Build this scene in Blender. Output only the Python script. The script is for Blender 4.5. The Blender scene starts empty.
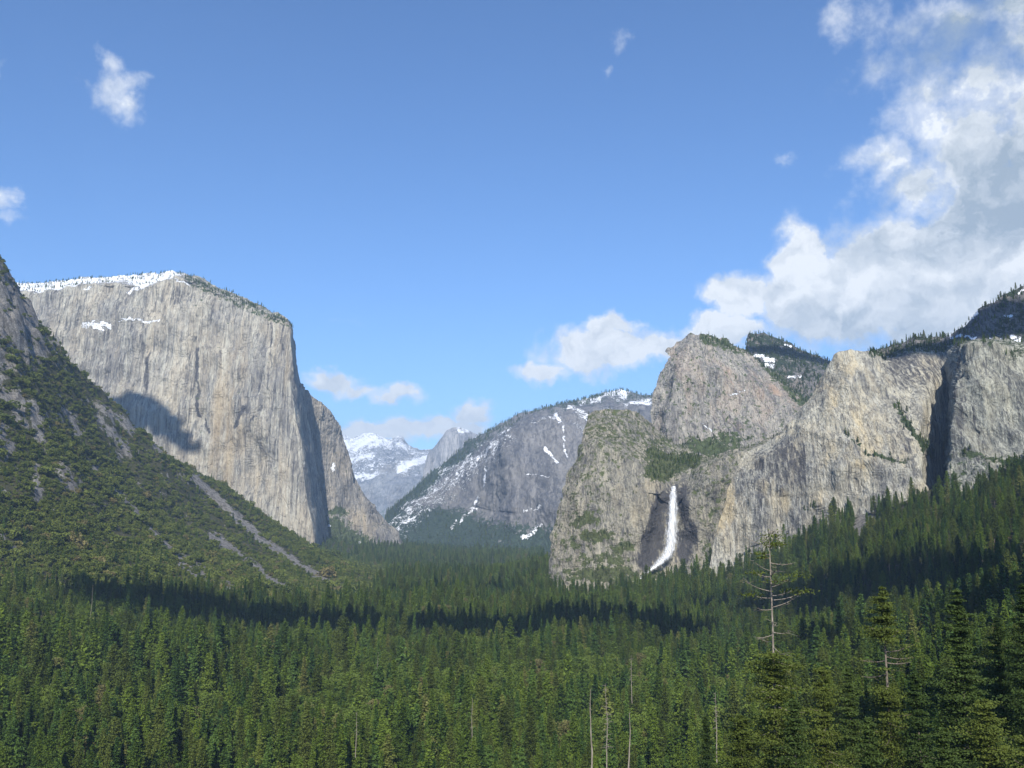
import bpy, math, random
import numpy as np
from mathutils import Vector

R = math.radians
rng = np.random.default_rng(7)
C = bpy.context.scene.collection
F = 900.0
PITCH = R(8.6)
SUN_EL, SUN_AZ = R(37), R(-2)           # sun straight behind the camera
SUN = np.array([math.sin(SUN_AZ) * math.cos(SUN_EL), -math.cos(SUN_AZ) * math.cos(SUN_EL), math.sin(SUN_EL)])

# ---------------------------------------------------------------- survey helpers
def at(px, py, Y):
    """world point at ground distance Y (forward) seen along the bearing (px, py)"""
    u = (np.asarray(px, float) - 512) / F
    v = (384 - np.asarray(py, float)) / F
    dy = math.cos(PITCH) - v * math.sin(PITCH)
    dz = math.sin(PITCH) + v * math.cos(PITCH)
    Y = np.asarray(Y, float)
    return np.stack(np.broadcast_arrays(u / dy * Y, Y, dz / dy * Y), -1)

def proj(p):
    x, y, z = p[..., 0], p[..., 1], p[..., 2]
    d = np.maximum(y * math.cos(PITCH) + z * math.sin(PITCH), 1e-3)
    v = -y * math.sin(PITCH) + z * math.cos(PITCH)
    return 512 + F * x / d, 384 - F * v / d

def vnoise(p, seed=0):
    p = np.asarray(p, float)
    i = np.floor(p).astype(np.int64)
    f = p - i
    w = f * f * f * (f * (f * 6 - 15) + 10)
    out = 0.0
    for c in range(8):
        o = np.array([c & 1, (c >> 1) & 1, (c >> 2) & 1])
        q = i + o
        h = (q[..., 0] * 374761393 + q[..., 1] * 668265263 + q[..., 2] * 2147483647 + seed * 974634777) & 0xFFFFFFFF
        h = ((h ^ (h >> 13)) * 1274126177) & 0xFFFFFFFF
        h = ((h ^ (h >> 16)) * 2246822519) & 0xFFFFFFFF
        h = (h ^ (h >> 15)) / 4294967295.0
        ww = 1.0
        for k in range(3):
            ww = ww * (w[..., k] if o[k] else 1 - w[..., k])
        out = out + h * ww
    return out * 2 - 1

def fbm(p, octv=5, seed=0, gain=.5):
    a, s, n = 1.0, 0.0, 0.0
    for o in range(octv):
        s = s + a * vnoise(p * (2.03 ** o) + 17.3 * o, seed + o)
        n += a
        a *= gain
    return s / n

def ridged(p, octv=4, seed=0):
    a, s, n = 1.0, 0.0, 0.0
    for o in range(octv):
        s = s + a * (1 - np.abs(vnoise(p * (2.1 ** o) + 9.1 * o, seed + o)) * 2)
        n += a
        a *= .55
    return s / n

def sstep(a, b, x):
    t = np.clip((x - a) / (b - a), 0, 1)
    return t * t * (3 - 2 * t)

# ---------------------------------------------------------------- object helpers
def tag(o, label=None, cat=None, group=None, kind=None):
    if label: o['label'] = label
    if cat: o['category'] = cat
    if group: o['group'] = group
    if kind: o['kind'] = kind
    return o

def mesh_from(name, V, faces, mats=(), smooth=False, attrs=None):
    """faces: int array (n,3) or (n,4)"""
    V = np.asarray(V, np.float32).reshape(-1, 3)
    faces = np.asarray(faces, np.int32)
    me = bpy.data.meshes.new(name)
    n, k = faces.shape
    me.vertices.add(len(V)); me.vertices.foreach_set('co', V.ravel())
    me.loops.add(n * k); me.loops.foreach_set('vertex_index', faces.ravel())
    me.polygons.add(n)
    me.polygons.foreach_set('loop_start', np.arange(0, n * k, k, dtype=np.int32))
    me.polygons.foreach_set('loop_total', np.full(n, k, np.int32))
    if smooth: me.polygons.foreach_set('use_smooth', np.ones(n, bool))
    for m in mats: me.materials.append(m)
    for an, av in (attrs or {}).items():
        a = me.attributes.new(an, 'FLOAT', 'POINT')
        a.data.foreach_set('value', np.asarray(av, np.float32).ravel())
    me.update(calc_edges=True)
    return me

def link(name, me, parent=None):
    o = bpy.data.objects.new(name, me)
    C.objects.link(o)
    if parent: o.parent = parent
    return o

def grid_faces(nu, nv, wrap=False):
    i = np.arange((nu - 1) * (nv - 1))
    r, c = i // (nu - 1), i % (nu - 1)
    a = r * nu + c
    return np.stack([a, a + 1, a + nu + 1, a + nu], 1)

# ---------------------------------------------------------------- materials
def new_mat(name):
    m = bpy.data.materials.new(name); m.use_nodes = True
    nt = m.node_tree; nt.nodes.clear()
    out = nt.nodes.new('ShaderNodeOutputMaterial')
    b = nt.nodes.new('ShaderNodeBsdfPrincipled')
    nt.links.new(b.outputs[0], out.inputs[0])
    b.inputs['Roughness'].default_value = .9
    b.inputs['Specular IOR Level'].default_value = .15
    return m, nt, b, out

class NT:
    def __init__(s, nt): s.nt = nt
    def n(s, t, **kw):
        x = s.nt.nodes.new(t)
        for k, v in kw.items(): setattr(x, k, v)
        return x
    def put(s, sock, v):
        if isinstance(v, bpy.types.NodeSocket): s.nt.links.new(v, sock)
        else: sock.default_value = v
    def math(s, op, a, b=0.0, c=0.0, clamp=False):
        x = s.n('ShaderNodeMath', operation=op, use_clamp=clamp)
        s.put(x.inputs[0], a); s.put(x.inputs[1], b); s.put(x.inputs[2], c)
        return x.outputs[0]
    def vmul(s, v, k):
        x = s.n('ShaderNodeVectorMath', operation='MULTIPLY'); s.put(x.inputs[0], v); x.inputs[1].default_value = k
        return x.outputs[0]
    def noise(s, v, scale, det=6, rough=.6, dist=0.0):
        x = s.n('ShaderNodeTexNoise')
        s.put(x.inputs['Vector'], v); x.inputs['Scale'].default_value = scale
        x.inputs['Detail'].default_value = det; x.inputs['Roughness'].default_value = rough
        x.inputs['Distortion'].default_value = dist
        return x.outputs['Fac']
    def ramp(s, f, a, b, lo=0.0, hi=1.0):
        x = s.n('ShaderNodeMapRange', interpolation_type='SMOOTHSTEP')
        s.put(x.inputs['Value'], f)
        x.inputs['From Min'].default_value = a; x.inputs['From Max'].default_value = b
        x.inputs['To Min'].default_value = lo; x.inputs['To Max'].default_value = hi
        return x.outputs['Result']
    def mix(s, f, a, b):
        x = s.n('ShaderNodeMix', data_type='RGBA')
        s.put(x.inputs[0], f)
        for k, v in ((6, a), (7, b)):
            if isinstance(v, tuple): v = (*v, 1.0)
            s.put(x.inputs[k], v)
        return x.outputs[2]
    def attr(s, name):
        x = s.n('ShaderNodeAttribute', attribute_name=name)
        return x.outputs['Fac']

def rock_mat(name, S=60., base=(.26, .25, .235), pale=(.40, .38, .335), dark=(.13, .13, .135), warm=(.42, .33, .20),
             veg=(.042, .055, .022), bumpd=None, streak=.10, vegbreak=.9):
    m, nt, b, out = new_mat(name); N = NT(nt)
    pos = N.n('ShaderNodeNewGeometry').outputs['Position']
    st = N.vmul(pos, (1 / S, .4 / S, streak / S))
    n1 = N.noise(st, 1.0, 8, .62, .3)                  # vertical streaks
    n1b = N.noise(N.vmul(pos, (4.5 / S, 1.6 / S, 4.5 * streak * .6 / S)), 1.0, 6, .65, .2)
    n2 = N.noise(N.vmul(pos, (1 / S, 1 / S, .5 / S)), .45, 5, .55)      # broad patches
    n3 = N.noise(N.vmul(pos, (6 / S, 3 / S, 6 * math.sqrt(streak) / S)), 1., 8, .7)                   # grain
    vor = N.n('ShaderNodeTexVoronoi', feature='DISTANCE_TO_EDGE')
    nt.links.new(N.vmul(pos, (2.2 / S, 2.2 / S, .8 / S)), vor.inputs['Vector']); vor.inputs['Scale'].default_value = 1.
    crack = N.ramp(vor.outputs['Distance'], 0.0, .05)
    n0 = N.noise(N.vmul(pos, (.3 / S, .12 / S, .5 * streak / S)), 1.0, 4, .6, .5)
    n5 = N.noise(N.vmul(pos, (12 / S, 4 / S, 12 * streak * .8 / S)), 1.0, 3, .7)
    c = N.mix(N.ramp(n1, .40, .60), base, pale)
    c = N.mix(N.ramp(n0, .47, .62, 0, .65), c, dark)
    c = N.mix(N.ramp(n1b, .50, .64, 0, .75), c, dark)
    c = N.mix(N.ramp(n2, .50, .66, 0, .45), c, dark)
    c = N.mix(N.ramp(n3, .5, .62, 0, .5), c, pale)
    c = N.mix(N.ramp(n5, .53, .64, 0, .4), c, tuple(x * .55 for x in dark))
    nw = N.noise(N.vmul(pos, (.5 / S, .2 / S, .22 / S)), 1.0, 4, .55, .8)
    c = N.mix(N.ramp(nw, .46, .60, 0, .36), c, tuple(.5 * x + .5 * y for x, y in zip(pale, warm)))
    c = N.mix(N.ramp(n5, .45, .34, 0, .3), c, tuple(min(.6, x * 1.35) for x in pale))
    c = N.mix(N.math('MULTIPLY', N.math('SUBTRACT', 1.0, crack), .3), c, dark)
    for q, (kx, kz, wd) in enumerate(((1.1, .5, .030), (2.6, .8, .045))):
        nl = N.noise(N.vmul(pos, (kx / S, .35 * kx / S, kx * streak * kz / S)), 1.0, 5, .6, .6)
        ln = N.ramp(N.math('ABSOLUTE', N.math('SUBTRACT', nl, .5)), 0.0, wd, 1.0, 0.0)
        br = N.ramp(N.noise(pos, 1.3 / S + q * .7 / S, 3, .6), .42, .58)
        c = N.mix(N.math('MULTIPLY', N.math('MULTIPLY', ln, br), .55), c, (.045, .045, .052))
        ln2 = N.ramp(N.math('ABSOLUTE', N.math('SUBTRACT', nl, .58)), 0.0, wd * .9, 1.0, 0.0)
        c = N.mix(N.math('MULTIPLY', ln2, .4), c, tuple(min(.6, x * 1.4) for x in pale))
    w = N.math('ADD', N.attr('warm'), N.math('MULTIPLY', N.math('SUBTRACT', n1, .5), 2.0))
    c = N.mix(N.ramp(w, .3, .95, 0, .6), c, warm)
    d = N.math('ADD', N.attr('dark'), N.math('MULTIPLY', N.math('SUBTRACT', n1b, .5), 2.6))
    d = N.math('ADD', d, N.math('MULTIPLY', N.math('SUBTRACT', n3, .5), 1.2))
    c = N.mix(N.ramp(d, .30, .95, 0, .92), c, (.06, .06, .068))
    nv = N.noise(pos, 2.2 / S, 9, .75)
    nv2 = N.noise(pos, .07, 4, .6)
    v = N.math('ADD', N.attr('veg'), N.math('MULTIPLY', N.math('SUBTRACT', nv, .5), 3.0 * vegbreak))
    v = N.math('ADD', v, N.math('MULTIPLY', N.math('SUBTRACT', nv2, .5), 1.2))
    vegc = N.mix(N.ramp(nv2, .35, .65), veg, tuple(x * 1.9 for x in veg))
    c = N.mix(N.ramp(v, .5, .62), c, vegc)
    s_ = N.math('ADD', N.attr('snow'), N.math('MULTIPLY', N.math('SUBTRACT', nv, .5), 2.2))
    s_ = N.math('ADD', s_, N.math('MULTIPLY', N.math('SUBTRACT', N.noise(pos, 11 / S, 4, .7), .5), 2.2))
    sf = N.ramp(s_, .46, .60)
    c = N.mix(sf, c, (.74, .77, .82))
    nt.links.new(c, b.inputs['Base Color'])
    bp = N.n('ShaderNodeBump'); bp.inputs['Strength'].default_value = .9
    bp.inputs['Distance'].default_value = bumpd or S * .3
    h = N.math('ADD', N.math('MULTIPLY', n3, .8), N.math('MULTIPLY', n1b, .8))
    h = N.math('ADD', h, N.math('MULTIPLY', crack, .12))
    h = N.math('MULTIPLY', h, N.math('SUBTRACT', 1.0, N.math('MULTIPLY', sf, .8)))
    nt.links.new(h, bp.inputs['Height']); nt.links.new(bp.outputs[0], b.inputs['Normal'])
    return m

def foliage_mat(name, a, bcol, c3=None):
    m, nt, b, out = new_mat(name); N = NT(nt)
    oi = N.n('ShaderNodeObjectInfo')
    pos = N.n('ShaderNodeNewGeometry').outputs['Position']
    n = N.noise(pos, .012, 3, .5)
    f = N.math('ADD', N.math('MULTIPLY', N.math('POWER', oi.outputs['Random'], 1.3), 1.05), N.math('MULTIPLY', N.math('SUBTRACT', n, .5), 1.0), clamp=True)
    c = N.mix(f, a, bcol)
    if c3:
        c = N.mix(N.ramp(oi.outputs['Random'], .90, .97), c, c3)
    nf = N.noise(pos, .9, 2, .5)
    c = N.mix(N.ramp(nf, .4, .75, 0, .5), c, tuple(min(1, x * 1.7) for x in bcol))
    nt.links.new(c, b.inputs['Base Color'])
    b.inputs['Roughness'].default_value = .75
    tr = N.n('ShaderNodeBsdfTranslucent'); nt.links.new(c, tr.inputs[0])
    mx = N.n('ShaderNodeMixShader'); mx.inputs[0].default_value = .22
    nt.links.new(b.outputs[0], mx.inputs[1]); nt.links.new(tr.outputs[0], mx.inputs[2])
    nt.links.new(mx.outputs[0], out.inputs[0])
    return m

def bark_mat(name, a, b2):
    m, nt, b, out = new_mat(name); N = NT(nt)
    pos = N.n('ShaderNodeTexCoord').outputs['Object']
    n = N.noise(N.vmul(pos, (3, 3, .5)), 1., 6, .7)
    nt.links.new(N.mix(N.ramp(n, .35, .65), a, b2), b.inputs['Base Color'])
    bp = N.n('ShaderNodeBump'); bp.inputs['Distance'].default_value = .08
    nt.links.new(n, bp.inputs['Height']); nt.links.new(bp.outputs[0], b.inputs['Normal'])
    return m

# ---------------------------------------------------------------- ground: interpolated survey points
anch = []
def A(px, py, Y, dz=0.0):
    p = at(px, py, Y); anch.append((p[0], p[1], p[2] + dz))
def W(x, y, z): anch.append((x, y, z))
# overlook and the slope that falls away below it
W(0, 0, -3); W(-40, -20, -3); W(40, -20, -1); W(0, 25, -14); W(-60, 25, -16); W(60, 25, -12)
W(0, 70, -34); W(80, 80, -36); W(-80, 80, -40); W(0, 150, -62); W(60, 150, -56); W(120, 150, -48); W(-100, 150, -72)
W(0, 250, -104); W(110, 250, -90); W(170, 260, -76); W(-170, 250, -112); W(0, 380, -145); W(220, 400, -106); W(-250, 380, -150)
W(0, -400, 60); W(-500, -300, 40); W(600, -300, 120); W(0, -2000, 200); W(-2500, -2000, 100); W(2500, -2000, 300)
# valley floor
for y in (540, 750, 1100, 1600, 2200, 3000, 4000, 5200, 7000):
    W(0, y, -172)
for x, y in ((-250, 560), (-330, 800), (-330, 1200), (-300, 1600), (200, 1300), (180, 1700), (150, 2150), (-300, 2300), (-450, 3000), (-560, 3900), (250, 3300), (-200, 5000), (-500, 5600), (300, 5500), (-150, 9000), (600, 9000)):
    W(x, y, -172)
# left hillside
A(0, 720, 640, -30); A(0, 655, 850, -30); A(0, 600, 1150, -25); A(0, 540, 1420, -12); A(0, 480, 1620, -8); A(0, 410, 1830); A(0, 330, 2020); A(0, 268, 2180); A(0, 330, 2600)
A(-120, 640, 800, -20); A(-120, 480, 1350); A(-120, 330, 1750); A(-120, 200, 2100); A(-120, 230, 2500)
A(60, 640, 900, -30); A(60, 560, 1450, -20); A(60, 480, 1850, -6); A(60, 410, 2150); A(60, 352, 2380); A(60, 390, 2750)
A(120, 600, 1250, -30); A(120, 540, 1800, -10); A(120, 480, 2250, -4); A(118, 418, 2620); A(120, 450, 3000)
A(200, 610, 1350, -30); A(200, 565, 1900, -12); A(200, 520, 2450, -4); A(200, 475, 2950); A(200, 500, 3400)
A(270, 618, 1450, -30); A(270, 575, 2100, -8); A(268, 530, 3250, -2); A(268, 542, 3650)
A(330, 606, 1650, -20); A(345, 590, 2000, -15); A(316, 556, 3600, -6); A(300, 548, 3850); A(200, 520, 3900); A(100, 470, 3900)
# right hillside up to the foot of the cliffs
A(1024, 470, 1450, -12); A(1024, 520, 1170, -25); A(1024, 570, 900, -28); A(1024, 630, 640, -28); A(1024, 700, 420, -28)
A(1150, 430, 1450); A(1150, 560, 850, -25); A(1150, 680, 400, -25)
A(900, 490, 1680, -20); A(900, 540, 1330, -28); A(900, 600, 980, -30); A(900, 660, 700, -30)
A(845, 512, 1780, -20); A(760, 552, 1980, -20); A(760, 585, 1650, -30); A(760, 630, 1200, -30); A(760, 690, 780, -30)
A(690, 572, 2100, -15); A(640, 585, 2080, -15); A(560, 582, 2150, -20); A(640, 610, 1600, -25)
# behind the cliffs
A(560, 560, 2900); A(700, 560, 3000); A(800, 545, 3000); A(1000, 500, 2600); A(1150, 480, 2600); A(560, 552, 4300, -20); A(700, 550, 5500); A(1100, 540, 6000)
A(700, 552, 2500); A(850, 540, 2300); A(1000, 500, 2000)
W(-2500, 4500, 300); W(-3500, 1500, 500); W(4000, 1500, 500); W(4000, 5000, 300); W(-3000, 12000, 0); W(4000, 12000, 0); W(0, 20000, -100); W(0, -9000, 0)
W(-9000, 3000, 100); W(9000, 3000, 100)
anch = np.array(anch)
CC = 90.0
def kern(a, b):
    d = a[:, None, :] - b[None, :, :]
    return np.sqrt((d ** 2).sum(-1) + CC * CC)
K = kern(anch[:, :2], anch[:, :2])
P1 = np.c_[np.ones(len(anch)), anch[:, :2] / 1000]
M = np.block([[K + np.eye(len(anch)) * -4.0, P1], [P1.T, np.zeros((3, 3))]])
sol = np.linalg.solve(M, np.r_[anch[:, 2], np.zeros(3)])
def ground_z(x, y):
    x = np.asarray(x, float).ravel(); y = np.asarray(y, float).ravel()
    out = np.empty(len(x))
    for i in range(0, len(x), 20000):
        q = np.c_[x[i:i + 20000], y[i:i + 20000]]
        out[i:i + 20000] = kern(q, anch[:, :2]) @ sol[:-3] + np.c_[np.ones(len(q)), q / 1000] @ sol[-3:]
    # gullies and crags on the steep left hillside
    px = 512 + F * x / np.maximum(y, 1)
    left = sstep(-150, -420, x - (-.02 * y)) * sstep(900, 1300, y)
    up = sstep(-120, 120, out) * left
    p = np.stack([x / 260, y / 260, np.zeros_like(x)], -1)
    out = out + up * (ridged(p * 1.0, 5, 3) * 34 + fbm(p * 5, 4, 8) * 11)
    crag = sstep(120, 420, out) * left
    out = out + crag * (np.abs(fbm(p * 3.1, 5, 12)) * 72 - 31 + ridged(p * 9, 3, 15) * 11 + ridged(p * 22, 2, 16) * 5)
    # the forested right hillside has low spurs
    rt = sstep(.15, .35, x / np.maximum(y, 1)) * sstep(300, 700, y)
    out = out + rt * fbm(p * .9, 4, 21) * 14
    out = out + fbm(p * 2.3, 3, 31) * 2.0 * sstep(40, 300, np.hypot(x, y))
    return out

# masks laid on the hillside: scree chutes and bare rock (place in the world, found by bearing)
def warp(px, py):
    q = np.stack([px / 7., py / 7., np.zeros_like(px)], -1)
    return px + 3.4 * fbm(q, 4, 801, .65), py + 3.4 * fbm(q + 50, 4, 811, .65)
def seg_mask(px, py, segs):
    px, py = warp(px, py)
    m = np.zeros_like(px)
    for x0, y0, x1, y1, r, w in segs:
        dx, dy = x1 - x0, y1 - y0
        t = np.clip(((px - x0) * dx + (py - y0) * dy) / (dx * dx + dy * dy + 1e-9), 0, 1)
        d = np.hypot(px - x0 - t * dx, py - y0 - t * dy)
        m = np.maximum(m, w * sstep(r * 2.3, r * .1, d))
    return m
def blob_mask(px, py, blobs):
    px, py = warp(px, py)
    m = np.zeros_like(px)
    for x0, y0, rx, ry, w in blobs:
        d = np.hypot((px - x0) / rx, (py - y0) / ry)
        m = np.maximum(m, w * sstep(1.5, .3, d))
    return m
SCREE = [(195, 478, 262, 540, 3.5, 1), (262, 540, 340, 590, 3.5, .9), (212, 536, 300, 600, 4.0, 1), (115, 490, 140, 517, 2.8, 1), (148, 528, 182, 560, 3.0, .9),
         (182, 560, 228, 590, 7, .85), (280, 590, 330, 612, 4, .6), (33, 405, 40, 440, 4.5, .9), (36, 465, 38, 497, 4.0, 1), (92, 468, 96, 470, 3, 1), (0, 535, 16, 552, 3, .8),
         (60, 470, 72, 485, 8, .75), (0, 430, 6, 450, 7, .7), (280, 690, 283, 706, 3, 1), (155, 445, 162, 455, 2.5, .9), (120, 442, 128, 455, 5, .8), (100, 405, 132, 428, 5, .8)]
def hill_masks(P):
    px, py = proj(P)
    z = P[..., 2]
    leftm = (px < 440) * sstep(1000, 1150, P[..., 1])
    rock = seg_mask(px, py, SCREE)
    q = np.stack([P[..., 0] / 120, P[..., 1] / 120, z / 120], -1)
    n = fbm(q, 5, 41) * .7 + fbm(q * 5, 4, 43) * .95
    hi = sstep(430, 330, py + .35 * px)             # upper crags
    rock = np.maximum(rock, np.clip(hi * .9 + n * 1.0 - .05, 0, 1) * (hi > .02))
    mid = sstep(610, 420, py + .12 * px)
    rock = np.maximum(rock, mid * sstep(.16, .42, n) * .9)
    rock = rock * leftm
    rock = np.maximum(rock, blob_mask(px, py, [(868, 522, 16, 9, .95), (860, 532, 10, 8, .9), (722, 572, 18, 6, .7), (925, 478, 10, 8, .6)]) * (P[..., 1] > 900))
    return rock

ang = np.concatenate([np.linspace(-180, -42, 50)[:-1], np.linspace(-42, 42, 760), np.linspace(42, 180, 50)[1:]])
rr = np.concatenate([[3.0], np.geomspace(6, 700, 110), np.geomspace(710, 5200, 470), np.geomspace(5400, 18500, 40)])
a_, r_ = np.meshgrid(np.radians(ang), rr)
gx, gy = r_ * np.sin(a_), r_ * np.cos(a_)
gz = ground_z(gx, gy).reshape(gx.shape)
GP = np.stack([gx, gy, gz], -1)
rock = hill_masks(GP)
nu, nv = len(ang), len(rr)
far_ = sstep(6000, 9000, GP[..., 1])

def ground_mat():
    m, nt, b, out = new_mat('hillside_ground'); N = NT(nt)
    pos = N.n('ShaderNodeNewGeometry').outputs['Position']
    n = N.noise(pos, .05, 8, .7); n2 = N.noise(pos, .35, 6, .7); n4 = N.noise(pos, .012, 4, .6)
    soil = N.mix(N.ramp(n, .35, .65), (.040, .045, .020), (.075, .072, .038))
    gran = N.mix(N.ramp(n2, .35, .68), (.13, .125, .12), (.36, .345, .32))
    gran = N.mix(N.ramp(n4, .45, .65, 0, .5), gran, (.17, .155, .14))
    n6 = N.noise(N.vmul(pos, (.09, .09, .03)), 1., 5, .7)
    gran = N.mix(N.ramp(n6, .48, .58, 0, .75), gran, (.07, .068, .066))
    f = N.math('ADD', N.attr('rock'), N.math('MULTIPLY', N.math('SUBTRACT', n, .5), 2.2))
    f = N.math('ADD', f, N.math('MULTIPLY', N.math('SUBTRACT', n2, .5), 1.2))
    c = N.mix(N.ramp(f, .38, .60), soil, gran)
    nt.links.new(c, b.inputs['Base Color'])
    bp = N.n('ShaderNodeBump'); bp.inputs['Distance'].default_value = 5.; bp.inputs['Strength'].default_value = .8
    nt.links.new(N.math('ADD', n2, n), bp.inputs['Height']); nt.links.new(bp.outputs[0], b.inputs['Normal'])
    return m
me = mesh_from('ground', GP.reshape(-1, 3), grid_faces(nu, nv)[:, ::-1], [ground_mat()], True, {'rock': rock})
tag(link('ground', me), 'forested valley floor rising into scrubby hillsides left and right', 'ground', kind='structure')

# ---------------------------------------------------------------- rock masses
SHEETS = {}
def interp_row(row, s):
    row = np.array(row, float)
    px = row[0, 0] + s * (row[-1, 0] - row[0, 0])
    return px, np.interp(px, row[:, 0], row[:, 1]), np.interp(px, row[:, 0], row[:, 2])

def sheet(name, rows, nu, nv, mat, label, cat, disp, masks=None, tv=None, back=(500, 900), seed=0, smoothu=0, rim_index=None):
    """rows from foot to rim of (bearing x, bearing y, distance); the mass is carried on behind the rim and down to the ground"""
    s = np.linspace(0, 1, nu)
    pts = []
    for row in rows:
        px, py, Y = interp_row(row, s)
        pts.append(at(px, py, Y))
    pts = np.array(pts)                              # rows, nu, 3
    top = pts[-1].copy()
    # shoulders behind the skyline
    dirn = top[:, :2] / np.linalg.norm(top[:, :2], axis=1)[:, None]
    b1 = top.copy(); b1[:, :2] += dirn * back[0]; b1[:, 2] -= back[0] * .12
    b2 = top.copy(); b2[:, :2] += dirn * (back[0] + back[1]); b2[:, 2] = np.minimum(b2[:, 2] - back[1], -200)
    pts = np.concatenate([pts, b1[None], b2[None]])
    w = list(tv) if tv else [1.0] * (len(rows) - 1)
    w = np.array(w + [.10, .10]); w = w / w.sum()
    tk = np.r_[0, np.cumsum(w)]
    t = np.linspace(0, 1, nv)
    G = np.empty((nv, nu, 3))
    for k in range(3):
        for j in range(nu):
            G[:, j, k] = np.interp(t, tk, pts[:, j, k])
    # round the creases a little
    for _ in range(4):
        G[1:-1] = .25 * G[:-2] + .5 * G[1:-1] + .25 * G[2:]
    for _ in range(smoothu):
        G[:, 1:-1] = .25 * G[:, :-2] + .5 * G[:, 1:-1] + .25 * G[:, 2:]
    du = np.gradient(G, axis=1); dv = np.gradient(G, axis=0)
    nrm = np.cross(du, dv); nrm /= np.linalg.norm(nrm, axis=-1)[..., None] + 1e-9
    nrm = np.where((nrm * G).sum(-1)[..., None] > 0, -nrm, nrm)
    for _ in range(3):
        nrm[:, 1:-1] = (nrm[:, :-2] + nrm[:, 1:-1] + nrm[:, 2:]) / 3
    px0, py0 = proj(G)
    D = disp(G, px0, py0, seed)
    D = D * np.where(t[:, None] > tk[len(rows) - 1] - .004, .4, 1.0)
    steep = 1 - np.clip(nrm[..., 2], 0, 1) * .5
    G2 = G + nrm * (D * steep)[..., None]
    px, py = proj(G)
    du = np.gradient(G2, axis=1); dv = np.gradient(G2, axis=0)
    n2 = np.cross(du, dv); n2 /= np.linalg.norm(n2, axis=-1)[..., None] + 1e-9
    n2 = np.where((n2 * G2).sum(-1)[..., None] > 0, -n2, n2)
    T = np.broadcast_to(t[:, None], px.shape)
    base = {k: np.zeros_like(px) for k in ('veg', 'snow', 'dark', 'warm')}
    if masks: base.update(masks(px, py, G2, n2, T))
    fc = grid_faces(nu, nv)
    me = mesh_from(name, G2.reshape(-1, 3), fc, [mat], True, base)
    o = tag(link(name, me), label, cat, kind='structure')
    SHEETS.setdefault(name, []).append((G2, n2, base, px, py, tk, t))
    return o

def disp_cliff(A1, A2, L, vert=.12, A3=0.0, block=0.0):
    def f(G, px, py, seed):
        a = G[..., 0] * .9 + G[..., 1] * .45
        p = np.stack([a / L, G[..., 1] / (L * 3), G[..., 2] * vert / L], -1)
        d = ridged(p, 5, seed) * A1
        q = G / (L * 1.4)
        d = d + fbm(q, 6, seed + 9, .55) * A2
        if A3: d = d + fbm(G / (L * 5), 3, seed + 5) * A3
        if block:
            st = vnoise(np.stack([a / (L * .8), G[..., 1] / L, G[..., 2] / (L * 1.6)], -1), seed + 30) * 4
            d = d + (np.floor(st) + sstep(.75, 1, st - np.floor(st))) * block
        return d
    return f

def ledge_veg(n2, G, k=.62, base=.0, s=1.0, L=90, seed=50):
    return np.clip(sstep(k - .18, k + .12, n2[..., 2]) * .8 + fbm(G / L, 4, seed) * .35 * s + base, -.5, 1)

# --- great wall on the left
m_elcap = rock_mat('pale_granite', 62, base=(.29, .28, .255), pale=(.47, .44, .37), dark=(.15, .148, .155), streak=.085)
def mk_elcap(px, py, G, n, T):
    rim = np.interp(px, [-20, 20, 40, 60, 90, 130, 145, 170, 180, 200], [296, 294, 293, 288, 283, 282, 285, 276, 275, 270])
    snow = sstep(3, -2, py - rim) * (px < 190)
    snow = np.maximum(snow, seg_mask(px, py, [(128, 290, 150, 281, 2.5, 1), (150, 281, 180, 274, 3, 1), (86, 326, 110, 327, 2.2, 1.1), (98, 328, 106, 331, 2, 1), (122, 322, 160, 321, 1.1, 1), (178, 281, 186, 281, 1.3, 1), (86, 289, 92, 289, 1, 1)]))
    snow = np.minimum(snow, 1) * .98 - .2
    veg = -1 + 1.35 * sstep(.25, .6, n[..., 2]) * (px > 180) + .0 * px
    veg = np.maximum(veg, -1 + 1.5 * sstep(34, 10, np.abs(py - np.interp(px, [180, 215, 240, 265, 292], [272, 287, 299, 310, 320]) - 4) * 3) * (px > 185))
    warm = .55 * blob_mask(px, py, [(225, 430, 26, 80, 1), (262, 470, 40, 60, .7), (280, 360, 18, 60, .8), (160, 345, 30, 30, .5), (240, 350, 16, 50, .8)])
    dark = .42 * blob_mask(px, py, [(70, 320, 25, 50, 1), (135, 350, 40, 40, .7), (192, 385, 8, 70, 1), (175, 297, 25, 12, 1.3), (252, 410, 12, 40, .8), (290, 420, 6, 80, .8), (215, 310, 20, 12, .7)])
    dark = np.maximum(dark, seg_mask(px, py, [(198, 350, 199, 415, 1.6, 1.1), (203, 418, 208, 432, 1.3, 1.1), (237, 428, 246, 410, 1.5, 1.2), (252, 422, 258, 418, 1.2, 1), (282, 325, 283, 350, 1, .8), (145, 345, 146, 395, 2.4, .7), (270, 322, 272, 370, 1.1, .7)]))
    return dict(snow=snow, veg=veg, warm=warm, dark=dark)
def disp_elcap(G, px, py, seed):
    d = disp_cliff(17, 13, 46, .07, 44, 4)(G, px, py, seed)
    prow = sstep(60, 0, np.abs(px - 200 - (py - 400) * .05)) * 10
    return (d - prow * .4) * (1 - .7 * sstep(262, 290, px))
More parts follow.
